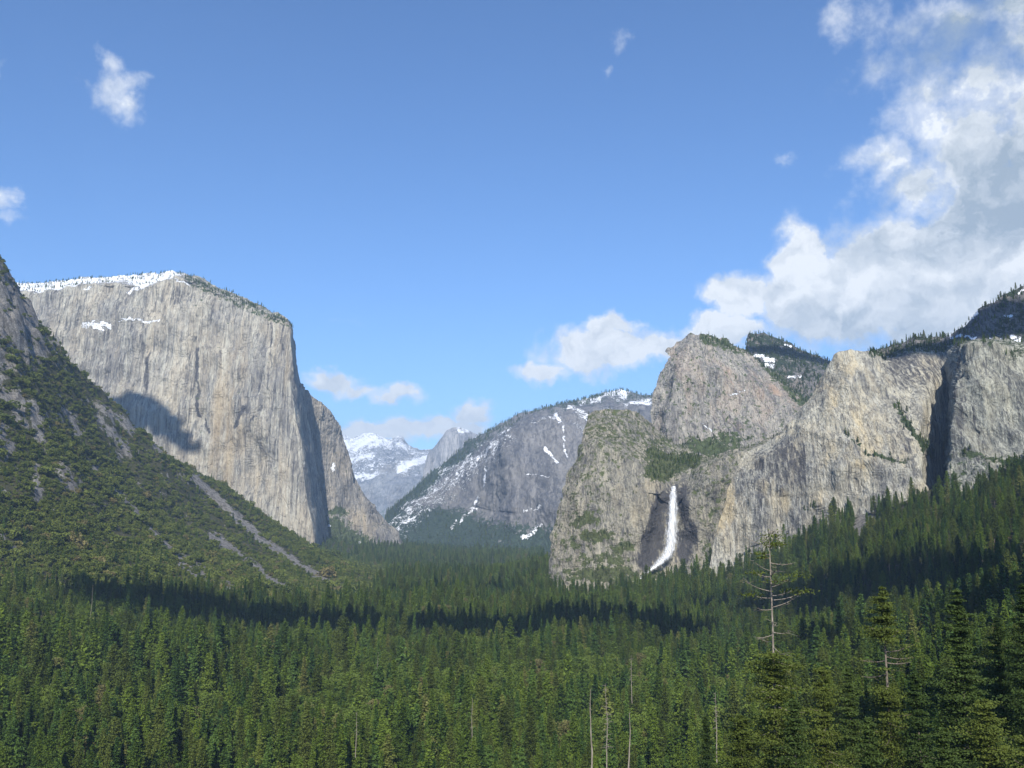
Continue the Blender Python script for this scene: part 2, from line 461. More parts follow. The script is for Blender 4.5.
sheet('granite_wall', [
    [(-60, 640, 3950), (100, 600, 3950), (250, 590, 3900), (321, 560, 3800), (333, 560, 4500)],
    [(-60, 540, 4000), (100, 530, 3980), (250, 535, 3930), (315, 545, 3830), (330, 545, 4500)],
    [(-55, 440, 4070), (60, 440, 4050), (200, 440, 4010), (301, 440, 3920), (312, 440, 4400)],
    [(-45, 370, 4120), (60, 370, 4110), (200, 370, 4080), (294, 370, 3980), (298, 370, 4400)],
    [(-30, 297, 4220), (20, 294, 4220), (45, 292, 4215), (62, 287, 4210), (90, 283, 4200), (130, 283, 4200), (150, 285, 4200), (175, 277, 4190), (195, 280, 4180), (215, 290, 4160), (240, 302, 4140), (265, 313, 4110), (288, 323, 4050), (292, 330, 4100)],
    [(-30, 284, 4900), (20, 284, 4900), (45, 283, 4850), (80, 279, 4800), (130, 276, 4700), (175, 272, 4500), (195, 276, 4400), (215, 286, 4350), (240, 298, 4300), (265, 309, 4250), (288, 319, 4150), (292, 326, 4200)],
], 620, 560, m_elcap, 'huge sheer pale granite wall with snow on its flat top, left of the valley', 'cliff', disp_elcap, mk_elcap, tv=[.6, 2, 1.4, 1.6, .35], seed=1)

# --- its shaded eastern flank with the tan apron
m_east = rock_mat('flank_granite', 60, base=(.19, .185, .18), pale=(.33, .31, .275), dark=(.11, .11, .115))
def mk_east(px, py, G, n, T):
    veg = blob_mask(px, py, [(330, 530, 22, 14, .9), (345, 540, 30, 10, .95), (337, 512, 12, 5, 1), (372, 548, 20, 6, .8), (318, 545, 12, 25, .9)])
    veg = np.maximum(veg * 1.1, ledge_veg(n, G, .7, -.3))
    snow = seg_mask(px, py, [(312, 520, 330, 525, 1.3, 1), (358, 543, 375, 552, 1.6, 1.1), (333, 465, 334, 470, 1, 1)])
    warm = .4 * blob_mask(px, py, [(365, 520, 40, 16, 1), (325, 450, 8, 30, 1)])  # the apron's own tan, plus a sunlit patch painted on the flank
    return dict(snow=np.minimum(snow, 1) * .98 - .2, veg=veg, warm=warm)
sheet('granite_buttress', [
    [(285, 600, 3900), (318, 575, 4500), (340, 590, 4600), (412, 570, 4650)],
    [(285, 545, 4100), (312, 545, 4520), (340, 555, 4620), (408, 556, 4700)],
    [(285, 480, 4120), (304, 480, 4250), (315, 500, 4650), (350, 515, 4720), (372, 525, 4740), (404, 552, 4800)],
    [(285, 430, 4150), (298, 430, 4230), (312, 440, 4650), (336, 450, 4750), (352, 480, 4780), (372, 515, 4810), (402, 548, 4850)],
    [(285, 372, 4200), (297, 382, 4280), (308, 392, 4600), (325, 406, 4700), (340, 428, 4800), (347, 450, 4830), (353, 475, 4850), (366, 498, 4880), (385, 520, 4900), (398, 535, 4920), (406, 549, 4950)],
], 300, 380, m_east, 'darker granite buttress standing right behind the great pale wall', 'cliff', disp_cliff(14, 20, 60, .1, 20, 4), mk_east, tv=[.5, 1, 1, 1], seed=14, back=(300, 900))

# --- snow peaks at the head of the valley
m_far = rock_mat('alpine_rock', 260, base=(.20, .21, .235), pale=(.28, .29, .30), dark=(.12, .13, .15), streak=.4, bumpd=25, veg=(.05, .065, .05))
def mk_peaks(px, py, G, n, T):
    s = sstep(500, 436, py) * .80 - .12 + .5 * fbm(G / 420, 4, 91)
    s = np.maximum(s, seg_mask(px, py, [(345, 460, 372, 456, 3, .9), (352, 479, 376, 472, 3, .8), (400, 468, 430, 460, 4, .85), (340, 440, 390, 443, 6, .8)]))
    warm = blob_mask(px, py, [(396, 490, 7, 14, .5)])
    veg = .8 * sstep(495, 520, py)
    s = np.where(warm > .3, -1, s)
    return dict(snow=s, veg=veg, warm=warm)
sheet('snow_mountain', [
    [(318, 570, 11500), (510, 570, 11500)],
    [(318, 530, 12500), (510, 530, 12000)],
    [(322, 480, 14500), (380, 470, 14000), (420, 480, 13600), (510, 480, 13500)],
    [(325, 426, 16000), (340, 431, 16000), (352, 438, 16000), (362, 434, 16000), (370, 432, 16000), (382, 438, 15800), (390, 441, 15800), (400, 438, 15500), (408, 445, 15500), (420, 449, 15400), (436, 450, 15300), (470, 452, 15300), (510, 460, 15300)],
], 320, 260, m_far, 'snow-covered mountain at the far head of the valley', 'mountain', disp_cliff(130, 190, 700, .8, 100), mk_peaks, seed=22, back=(900, 2000))

m_dome = rock_mat('dome_granite', 180, base=(.25, .255, .27), pale=(.33, .33, .335), dark=(.17, .175, .19), streak=.15, bumpd=12)
def mk_dome(px, py, G, n, T):
    s = blob_mask(px, py, [(463, 430, 7, 3, 1.2), (474, 442, 6, 8, .75), (480, 450, 8, 6, .9)])
    return dict(snow=np.minimum(s, 1) * .98 - .2, veg=np.full_like(px, -1.), dark=.2 * sstep(456, 452, px) - .2)
sheet('granite_dome', [
    [(415, 560, 10800), (500, 560, 10800)],
    [(420, 500, 11200), (450, 500, 11000), (500, 500, 11200)],
    [(424, 470, 11500), (440, 465, 11300), (458, 465, 11250), (500, 470, 11700)],
    [(428, 455, 11700), (434, 448, 11600), (442, 440, 11450), (446, 436, 11420), (458, 434, 11400), (476, 440, 11700), (490, 452, 11900)],
    [(430, 452, 11900), (436, 446, 11800), (442, 437, 11650), (446, 431, 11600), (452, 428, 11600), (460, 427.5, 11600), (468, 430, 11700), (476, 434, 11850), (482, 440, 11950), (490, 449, 12100)],
], 220, 220, m_dome, 'small pointed granite dome far away between the cliffs', 'mountain', disp_cliff(25, 30, 300, .1, 0), mk_dome, seed=33, back=(500, 1200), smoothu=6)

# --- long snowy ridge right of centre, far
m_ridge = rock_mat('ridge_rock', 110, base=(.12, .122, .135), pale=(.20, .195, .195), dark=(.065, .07, .082), streak=.2, bumpd=12, veg=(.022, .034, .022), warm=(.22, .21, .20))
def mk_ridge(px, py, G, n, T):
    sky = np.interp(px, [385, 400, 440, 480, 520, 570, 610, 660], [520, 503, 467, 437, 415, 403, 392, 396])
    dep = py - sky
    veg = .55 * sstep(16, 4, dep) + .95 * sstep(500, 535, py + (px - 450) * -.05) + .35 * sstep(500, 440, px)
    face = blob_mask(px, py, [(535, 455, 30, 45, 1), (515, 480, 30, 45, .8), (545, 500, 30, 20, .7)])
    veg = veg - face * .55
    snow = .62 * sstep(2, 10, dep) * sstep(60, 25, dep) * sstep(530, 500, px) + .35 * sstep(20, 4, dep) * sstep(540, 560, px)
    snow = np.maximum(snow, seg_mask(px, py, [
        (595, 396, 625, 395, 4, 1.0), (580, 404, 600, 400, 1.8, .9), (498, 440, 478, 458, 3, .8), (508, 428, 495, 455, 4, .8), (488, 470, 486, 486, 1.6, 1.0), (486, 500, 478, 512, 2, 1.0), (470, 455, 500, 436, 5, .62), (530, 425, 560, 418, 3, .6), (575, 425, 590, 440, 4, .6), (600, 412, 620, 420, 4, .6),
        (476, 512, 452, 530, .9, .9), (546, 447, 557, 463, 1.5, 1.0), (563, 425, 566, 455, 1.0, .9), (527, 480, 550, 479, .7, .9), (525, 512, 544, 508, 1.0, .9), (524, 540, 540, 525, 2.0, 1.0), (570, 410, 590, 425, 4, .75),
        (555, 415, 560, 425, 2, 1), (440, 470, 450, 465, 4, .75), (628, 406, 648, 402, 4, 1.0), (467, 415 + 40, 460, 470, 3, .8)]))
    snow = snow - .25 * sstep(0, .1, np.abs(fbm(G / 160, 3, 71)))
    return dict(snow=snow, veg=veg, warm=.2 * face)
sheet('snowy_ridge', [
    [(375, 590, 5300), (450, 590, 5200), (600, 590, 4400), (680, 590, 4400)],
    [(378, 545, 5700), (430, 548, 5500), (500, 548, 5200), (560, 550, 5000), (680, 550, 5000)],
    [(382, 530, 5900), (430, 520, 5900), (480, 510, 5900), (520, 515, 5300), (560, 510, 5100), (680, 500, 5200)],
    [(384, 524, 6100), (430, 492, 6300), (480, 470, 6200), (512, 460, 5600), (560, 450, 5500), (600, 440, 5500), (680, 430, 5600)],
    [(385, 521, 6300), (400, 508, 6500), (420, 490, 6600), (440, 475, 6600), (480, 447, 6500), (510, 430, 5800), (530, 423, 5800), (570, 416, 5850), (600, 410, 6200), (650, 408, 6200), (680, 408, 6200)],
    [(385, 519, 6500), (400, 503, 6700), (420, 483, 6900), (440, 467, 6900), (460, 450, 6900), (480, 437, 6900), (500, 425, 6900), (520, 415, 6900), (545, 409, 6900), (570, 403, 6900), (590, 399, 7100), (605, 393, 7300), (620, 391, 7300), (632, 394, 7300), (645, 397, 7200), (680, 392, 7000)],
], 620, 460, m_ridge, 'long blue-grey ridge streaked with snow, far beyond the waterfall rocks', 'mountain', disp_cliff(70, 95, 260, .3, 40, 6), mk_ridge, seed=44, tv=[.3, 1, 1, 1, .6], back=(800, 1500))

# --- dark wooded peak behind the spires
m_dk = rock_mat('wooded_rock', 60, base=(.13, .13, .135), pale=(.21, .20, .19), dark=(.08, .08, .09), streak=.3, veg=(.020, .030, .016))
def mk_dk(px, py, G, n, T):
    s = seg_mask(px, py, [(755, 356, 762, 358, 2, 1.2), (765, 360, 773, 361, 2.4, 1.3), (766, 366, 772, 367, 1.5, 1.2), (790, 378, 800, 376, 1.4, 1), (786, 345, 792, 346, 1, 1.2)])
    return dict(snow=np.minimum(s, 1) * .98 - .2, veg=np.full_like(px, .62) + .3 * fbm(G / 150, 3, 5))
sheet('wooded_peak', [
    [(730, 470, 3300), (900, 470, 3300)],
    [(738, 400, 3450), (900, 400, 3450)],
    [(745, 350, 3600), (775, 355, 3550), (830, 375, 3500), (900, 380, 3500)],
    [(747, 338, 3700), (750, 333, 3700), (765, 334, 3700), (775, 338, 3700), (790, 343, 3700), (800, 349, 3700), (815, 355, 3700), (832, 361, 3700), (860, 368, 3700), (900, 372, 3700)],
], 260, 220, m_dk, 'dark wooded peak with a few snow patches between two rock spires', 'mountain', disp_cliff(16, 22, 60, .5, 10), mk_dk, seed=55)

# --- tall spire above the waterfall
m_mid = rock_mat('spire_granite', 34, base=(.24, .23, .215), pale=(.37, .35, .31), dark=(.13, .13, .135), streak=.2, warm=(.40, .24, .15))
def mk_mid(px, py, G, n, T):
    rim = np.interp(px, [668, 690, 720, 752, 800], [360, 337, 340, 352, 400])
    veg = np.maximum(.75 * sstep(12, 2, py - rim) * (px > 700), .95 * blob_mask(px, py, [(710, 447, 34, 12, 1), (725, 440, 40, 8, .7), (740, 425, 26, 10, .5), (775, 365, 12, 26, .6)]))
    veg = np.maximum(veg, .33 + 0 * px)
    warm = blob_mask(px, py, [(766, 392, 22, 9, .5), (722, 372, 14, 10, .35), (735, 385, 12, 8, .3)])
    s = seg_mask(px, py, [(735, 391, 745, 390, .8, .8), (728, 394, 742, 396, .8, .8), (706, 425, 712, 429, 1.0, .95), (700, 422, 704, 426, .8, .8)])
    dark = .5 * blob_mask(px, py, [(725, 425, 30, 12, 1), (690, 360, 12, 18, .7)]) + .5 * blob_mask(px, py, [(661, 420, 4, 22, 1)])  # the narrow blob paints the shade of the left-facing facet
    return dict(snow=np.minimum(s, 1) * .98 - .2, veg=veg, warm=warm, dark=dark)
sheet('granite_spire', [
    [(635, 540, 2700), (720, 520, 2650), (870, 520, 2650)],
    [(648, 450, 2900), (662, 450, 2860), (668, 450, 2790), (720, 450, 2760), (760, 445, 2760), (830, 445, 2700)],
    [(651, 410, 2950), (663, 410, 2910), (669, 410, 2830), (720, 410, 2850), (760, 415, 2850), (822, 415, 2780)],
    [(660, 375, 3000), (672, 370, 2950), (676, 370, 2900), (700, 368, 2880), (740, 375, 2930), (775, 390, 2930), (815, 410, 2900)],
    [(670, 356, 3060), (675, 348, 3060), (690, 342, 3000), (705, 339, 2980), (720, 344, 3000), (740, 353, 3030), (760, 366, 3050), (780, 382, 3050), (812, 408, 3050)],
    [(672, 354, 3120), (676, 345, 3130), (688, 337, 3120), (700, 334, 3110), (708, 335, 3110), (722, 341, 3110), (740, 350, 3120), (752, 356, 3150), (765, 366, 3150), (780, 379, 3150), (800, 396, 3150), (812, 406, 3150)],
], 420, 420, m_mid, 'tall rounded granite spire behind and above the waterfall', 'cliff', disp_cliff(9, 9, 28, .16, 20, 3), mk_mid, seed=66, tv=[.5, 1, 1, 1, .3], back=(250, 700))

# --- wooded ridge at the right edge
def mk_rr(px, py, G, n, T):
    s = seg_mask(px, py, [(968, 319, 980, 315, 2, 1.3), (952, 336, 962, 337, 1.4, 1.2), (965, 338, 975, 341, 1.4, 1.1), (1004, 316, 1012, 315, 1.4, 1.2), (1012, 337, 1020, 343, 2.4, 1.2), (990, 340, 1000, 341, 1.4, 1.1), (882, 357, 885, 358, 1, 1), (1006, 292, 1010, 290, 1.4, 1.1), (1018, 294, 1024, 290, 1.2, 1.1)])
    return dict(snow=np.minimum(s, 1) * .98 - .2, veg=.5 + .4 * fbm(G / 100, 3, 6))
sheet('wooded_ridge', [
    [(850, 480, 1950), (960, 470, 1900), (1130, 470, 1800)],
    [(855, 400, 2050), (960, 390, 1950), (1130, 390, 1850)],
    [(860, 362, 2250), (940, 350, 2100), (975, 345, 2050), (1130, 345, 1950)],
    [(866, 360, 2380), (875, 351, 2380), (895, 345, 2350), (905, 342, 2330), (915, 337, 2300), (930, 338, 2300), (945, 338, 2250), (955, 333, 2220), (965, 326, 2200), (975, 317, 2180), (985, 308, 2160), (995, 303, 2150), (1005, 294, 2150), (1015, 290, 2150), (1030, 284, 2150), (1070, 262, 2150), (1130, 235, 2150)],
], 420, 300, m_dk, 'dark wooded ridge with snow patches climbing to the right edge', 'mountain', disp_cliff(12, 16, 45, .4, 10, 2), mk_rr, seed=77, back=(300, 700))

# --- rocks left of the waterfall
m_low = rock_mat('weathered_granite', 30, base=(.20, .195, .165), pale=(.33, .31, .25), dark=(.12, .12, .115), streak=.22, warm=(.42, .36, .25), veg=(.050, .060, .024), vegbreak=1.0)
def mk_low(px, py, G, n, T):
    top = np.interp(px, [548, 590, 640, 672, 720, 780], [500, 450, 462, 488, 462, 440])
    up = sstep(6, -10, py - top)
    veg = .38 + .12 * up
    veg = np.maximum(veg, blob_mask(px, py, [(663, 470, 20, 12, 1.5), (680, 462, 26, 10, 1.3), (655, 455, 14, 8, 1.0), (585, 520, 16, 10, .8), (598, 535, 22, 9, .85), (622, 548, 18, 8, .85), (570, 545, 16, 12, .6), (600, 560, 40, 10, .7), (660, 440, 20, 6, .7), (600, 430, 20, 12, .62), (612, 575, 60, 10, .9)]))
    veg = veg - .35 * blob_mask(px, py, [(640, 505, 26, 26, 1), (628, 480, 20, 14, .8)])
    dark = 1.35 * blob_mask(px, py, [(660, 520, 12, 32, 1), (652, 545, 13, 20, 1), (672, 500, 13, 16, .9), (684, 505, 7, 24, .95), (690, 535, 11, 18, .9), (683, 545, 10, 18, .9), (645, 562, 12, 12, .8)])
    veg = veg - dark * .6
    warm = .55 * blob_mask(px, py, [(640, 500, 20, 35, 1), (710, 500, 16, 25, .5), (725, 490, 14, 26, .7), (615, 500, 25, 30, .4)])
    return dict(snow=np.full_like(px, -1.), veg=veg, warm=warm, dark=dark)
def disp_low(G, px, py, seed):
    d = disp_cliff(7, 9, 24, .22, 16, 1.8)(G, px, py, seed)
    alc = blob_mask(px, py, [(668, 520, 13, 40, 1), (662, 545, 20, 22, .9), (676, 545, 16, 24, .9)])
    return d * (1 - .6 * alc) - alc * 26
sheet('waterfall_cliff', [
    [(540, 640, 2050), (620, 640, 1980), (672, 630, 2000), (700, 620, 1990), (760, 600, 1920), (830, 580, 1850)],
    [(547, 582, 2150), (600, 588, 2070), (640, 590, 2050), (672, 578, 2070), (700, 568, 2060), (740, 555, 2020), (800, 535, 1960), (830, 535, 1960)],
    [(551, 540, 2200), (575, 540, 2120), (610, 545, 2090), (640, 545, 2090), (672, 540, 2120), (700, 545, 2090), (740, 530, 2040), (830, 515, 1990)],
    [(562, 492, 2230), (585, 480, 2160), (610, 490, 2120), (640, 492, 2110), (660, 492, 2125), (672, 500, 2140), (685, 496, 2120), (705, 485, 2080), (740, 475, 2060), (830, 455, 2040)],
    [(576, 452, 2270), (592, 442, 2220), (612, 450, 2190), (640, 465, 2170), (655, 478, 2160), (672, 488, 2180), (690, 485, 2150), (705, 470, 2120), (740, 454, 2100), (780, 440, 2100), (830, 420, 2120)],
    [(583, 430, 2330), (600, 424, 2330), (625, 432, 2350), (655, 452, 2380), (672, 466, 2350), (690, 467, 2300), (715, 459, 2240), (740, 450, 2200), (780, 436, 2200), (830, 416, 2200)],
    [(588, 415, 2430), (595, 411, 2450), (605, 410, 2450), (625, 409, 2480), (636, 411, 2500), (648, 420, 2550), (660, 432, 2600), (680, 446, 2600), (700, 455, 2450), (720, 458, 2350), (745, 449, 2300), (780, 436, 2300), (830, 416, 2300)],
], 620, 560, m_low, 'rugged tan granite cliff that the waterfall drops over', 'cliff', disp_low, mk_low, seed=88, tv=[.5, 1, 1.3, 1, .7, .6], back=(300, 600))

# --- bright tower right of the waterfall
m_tow = rock_mat('tower_granite', 24, base=(.28, .27, .235), pale=(.48, .46, .38), dark=(.12, .125, .135), streak=.10, warm=(.55, .44, .25), veg=(.030, .042, .020))
def mk_tow(px, py, G, n, T):
    warm = blob_mask(px, py, [(846, 372, 12, 26, .6), (832, 400, 10, 22, .55), (862, 400, 20, 40, .35), (880, 430, 14, 50, .3), (788, 440, 20, 34, .3), (862, 466, 8, 8, .7), (770, 490, 12, 26, .35), (845, 460, 30, 30, .5), (720, 500, 20, 40, .8), (800, 500, 40, 16, .5), (870, 440, 24, 60, .5)])
    dark = .62 * blob_mask(px, py, [(790, 465, 28, 34, 1.05), (762, 480, 12, 40, .8), (906, 430, 14, 30, .7), (905, 368, 30, 24, 1), (930, 372, 20, 26, .9), (895, 440, 10, 20, .6), (880, 360, 12, 10, .6), (820, 385, 10, 24, .7), (903, 445, 12, 18, .6), (750, 500, 6, 40, .5)])  # shade over the tower's upper right is painted in here too
    edge = seg_mask(px, py, [(895, 405, 930, 455, 3, .8), (868, 455, 905, 462, 2, .7), (845, 435, 862, 447, 1.6, .6), (805, 510, 815, 505, 3, .5), (890, 350, 945, 345, 5, .7)])
    rim = np.interp(px, [830, 850, 870, 885, 930, 960], [362, 349, 352, 356, 342, 342])
    veg = np.maximum(edge, .55 * sstep(10, 2, py - rim) * (px > 868))
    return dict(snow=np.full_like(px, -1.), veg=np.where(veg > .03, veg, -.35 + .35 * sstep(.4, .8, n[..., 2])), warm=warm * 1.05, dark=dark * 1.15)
def disp_tow(G, px, py, seed):
    d = disp_cliff(6, 5, 22, .08, 15, 1.3)(G, px, py, seed)
    ledge = seg_mask(px, py, [(800, 428, 862, 447, 3, 1), (862, 447, 880, 440, 2, .8)])
    return d + ledge * 5
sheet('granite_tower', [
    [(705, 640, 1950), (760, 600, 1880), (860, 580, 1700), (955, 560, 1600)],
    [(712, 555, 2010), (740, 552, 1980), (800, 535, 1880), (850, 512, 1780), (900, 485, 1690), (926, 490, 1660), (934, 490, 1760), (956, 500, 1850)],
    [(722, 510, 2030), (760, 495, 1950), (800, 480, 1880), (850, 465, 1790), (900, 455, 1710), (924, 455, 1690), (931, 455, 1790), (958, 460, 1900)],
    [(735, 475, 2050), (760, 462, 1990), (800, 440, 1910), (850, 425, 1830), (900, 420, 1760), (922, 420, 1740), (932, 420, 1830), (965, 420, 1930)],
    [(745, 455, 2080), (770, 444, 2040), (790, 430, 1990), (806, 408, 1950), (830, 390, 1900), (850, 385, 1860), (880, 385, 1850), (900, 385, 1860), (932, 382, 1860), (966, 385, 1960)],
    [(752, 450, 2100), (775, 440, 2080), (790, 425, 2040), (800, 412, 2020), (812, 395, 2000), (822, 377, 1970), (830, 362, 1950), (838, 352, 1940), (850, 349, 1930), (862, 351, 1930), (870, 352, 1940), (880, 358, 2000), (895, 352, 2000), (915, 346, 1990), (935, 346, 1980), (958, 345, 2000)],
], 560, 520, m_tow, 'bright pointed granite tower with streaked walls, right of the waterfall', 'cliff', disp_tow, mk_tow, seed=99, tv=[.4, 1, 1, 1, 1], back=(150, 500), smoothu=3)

m_but = rock_mat('streaked_granite', 22, base=(.18, .19, .175), pale=(.38, .385, .33), dark=(.075, .08, .085), streak=.08, warm=(.40, .36, .25), veg=(.030, .042, .020))
def mk_but(px, py, G, n, T):
    veg = .5 * sstep(12, 3, py - np.interp(px, [945, 1000, 1024, 1100], [342, 340, 346, 350])) + .42 * sstep(445, 475, py)
    veg = np.maximum(veg, seg_mask(px, py, [(955, 455, 1024, 462, 4, .7), (1010, 355, 1024, 350, 6, .6)]))
    dark = .6 * blob_mask(px, py, [(962, 400, 6, 60, 1), (985, 370, 14, 20, .8), (1006, 400, 4, 60, .9), (975, 440, 8, 40, .7), (1020, 420, 5, 40, .7)])
    return dict(snow=np.full_like(px, -1.), veg=np.where(veg > .03, veg, -.4), dark=dark, warm=.25 * blob_mask(px, py, [(1000, 410, 30, 40, 1)]))
sheet('streaked_buttress', [
    [(948, 600, 1900), (956, 580, 1480), (1140, 560, 1380)],
    [(944, 505, 1900), (950, 492, 1530), (985, 480, 1500), (1024, 470, 1470), (1140, 450, 1430)],
    [(946, 450, 1900), (953, 450, 1560), (985, 450, 1530), (1024, 440, 1510), (1140, 430, 1470)],
    [(950, 400, 1900), (957, 400, 1590), (985, 395, 1560), (1024, 395, 1550), (1140, 390, 1510)],
    [(953, 352, 1900), (961, 348, 1650), (975, 343, 1600), (1000, 344, 1600), (1024, 350, 1600), (1140, 352, 1570)],
    [(957, 343, 1950), (965, 341, 1750), (985, 339, 1720), (1005, 339, 1700), (1024, 344, 1700), (1140, 340, 1680)],
], 420, 420, m_but, 'dark-streaked granite wall above the trees at the right edge', 'cliff', disp_cliff(8, 4, 17, .05, 10, 2), mk_but, seed=111, tv=[.4, 1, 1, 1, .3], back=(200, 500))

# ---------------------------------------------------------------- waterfall
def waterfall():
    path = [(674, 486, 2, 2130), (673.5, 492, 3.2, 2112), (673, 505, 4.8, 2104), (672.5, 520, 6.2, 2098), (672, 535, 7.2, 2092), (670, 548, 8, 2086), (666, 557, 8, 2076), (659, 564, 6, 2060), (652, 569, 4.0, 2050), (645, 574, 2.6, 2042), (641, 579, 1.6, 2034)]
    path = np.array(path, float)
    nk, nw = 160, 40
    t = np.linspace(0, len(path) - 1, nk)
    cols = [np.interp(t, range(len(path)), path[:, k]) for k in range(4)]
    w = np.linspace(-1, 1, nw)
    cols[2] = cols[2] * 1.0 + .4
    PX = cols[0][:, None] + w[None, :] * cols[2][:, None]
    PY = np.broadcast_to(cols[1][:, None], PX.shape)
    Y = cols[3][:, None] - 7 * (1 - w[None, :] ** 2)
    G = at(PX, PY, Y)
    G[..., 1] -= 2.5 * fbm(np.stack([G[..., 0] / 5, G[..., 1] * 0, G[..., 2] / 40], -1), 4, 5)
    G[..., 0] += 1.6 * fbm(np.stack([G[..., 0] / 14, G[..., 1] * 0, G[..., 2] / 18], -1), 4, 6)
    B = G.copy(); B[..., 1] += 5
    V = np.concatenate([G.reshape(-1, 3), B.reshape(-1, 3)])
    f = grid_faces(nw, nk)
    edge = np.tile(np.abs(w), (nk, 1)); foot = np.tile(t[:, None] / (len(path) - 1), (1, nw))
    m, nt, b, out = new_mat('white_water'); N = NT(nt)
    b.inputs['Base Color'].default_value = (.86, .88, .9, 1)
    pos = N.n('ShaderNodeNewGeometry').outputs['Position']
    n = N.noise(N.vmul(pos, (.45, .2, .05)), 1., 6, .6)
    a = N.math('ADD', N.math('SUBTRACT', 1.12, N.math('POWER', N.attr('edge'), 1.0)), N.math('MULTIPLY', N.math('SUBTRACT', n, .5), 2.8))
    a = N.math('SUBTRACT', a, N.math('MULTIPLY', N.attr('foot'), .25))
    nt.links.new(N.ramp(a, .15, 1.1, .0, .97), b.inputs['Alpha'])
    nt.links.new(N.mix(n, (.50, .53, .58), (.76, .78, .81)), b.inputs['Base Color'])
    me = mesh_from('waterfall', V, np.concatenate([f, f[:, ::-1] + nk * nw]), [m], True, {'edge': np.r_[edge.ravel(), edge.ravel()], 'foot': np.r_[foot.ravel(), foot.ravel()]})
    tag(link('waterfall', me), 'thin white waterfall dropping down the dark wet cleft', 'waterfall', kind='structure')
waterfall()

# ---------------------------------------------------------------- trees
M_con = foliage_mat('conifer_needles', (.024, .052, .009), (.130, .186, .026), (.15, .15, .05))
M_dkc = foliage_mat('dark_conifer_needles', (.018, .046, .012), (.086, .146, .030))
M_pine = foliage_mat('pine_needles', (.042, .064, .012), (.098, .126, .026))
M_hfir = foliage_mat('fir_needles', (.026, .050, .013), (.072, .108, .028))
M_shr = foliage_mat('shrub_leaves', (.048, .070, .014), (.145, .175, .038), (.16, .13, .06))
M_brd = foliage_mat('broadleaf_leaves', (.072, .115, .018), (.130, .180, .034), (.15, .13, .06))
M_bark = bark_mat('grey_brown_bark', (.10, .085, .07), (.22, .19, .16))
M_dead = bark_mat('weathered_dead_wood', (.15, .13, .11), (.31, .28, .24))

def tube(pts, rad, n=6):
    pts = np.array(pts, float); rad = np.array(rad, float)
    d = np.gradient(pts, axis=0); d /= np.linalg.norm(d, axis=1)[:, None] + 1e-9
    up = np.where(np.abs(d[:, 2:3]) > .9, [[1., 0, 0]], [[0, 0, 1.]])
    a = np.cross(d, up); a /= np.linalg.norm(a, axis=1)[:, None] + 1e-9
    b = np.cross(d, a)
    th = np.arange(n) * 2 * math.pi / n
    V = pts[:, None] + rad[:, None, None] * (np.cos(th)[None, :, None] * a[:, None] + np.sin(th)[None, :, None] * b[:, None])
    f = []
    for i in range(len(pts) - 1):
        for j in range(n):
            k = (j + 1) % n
            f.append((i * n + j, i * n + k, (i + 1) * n + k, (i + 1) * n + j))
    return V.reshape(-1, 3), np.array(f)

def join_tubes(ts):
    V, Fc, o = [], [], 0
    for v, f in ts:
        V.append(v); Fc.append(f + o); o += len(v)
    return np.concatenate(V), np.concatenate(Fc)

def leaves(cent, size, rg, flat=.5, stretch=1.0):
    """one small triangle pair (a quad) per centre, tilted at random"""
    n = len(cent)
    a = rg.normal(size=(n, 3)); a[:, 2] *= flat; a /= np.linalg.norm(a, axis=1)[:, None]
    b = rg.normal(size=(n, 3)); b[:, 2] *= flat
    b -= a * (a * b).sum(1)[:, None]; b /= np.linalg.norm(b, axis=1)[:, None]
    s = (size * rg.uniform(.6, 1.3, n))[:, None]
    V = np.stack([cent - a * s * stretch, cent - b * s * .6, cent + a * s * stretch, cent + b * s * .6], 1)
    return V.reshape(-1, 3), np.arange(n * 4).reshape(-1, 4)

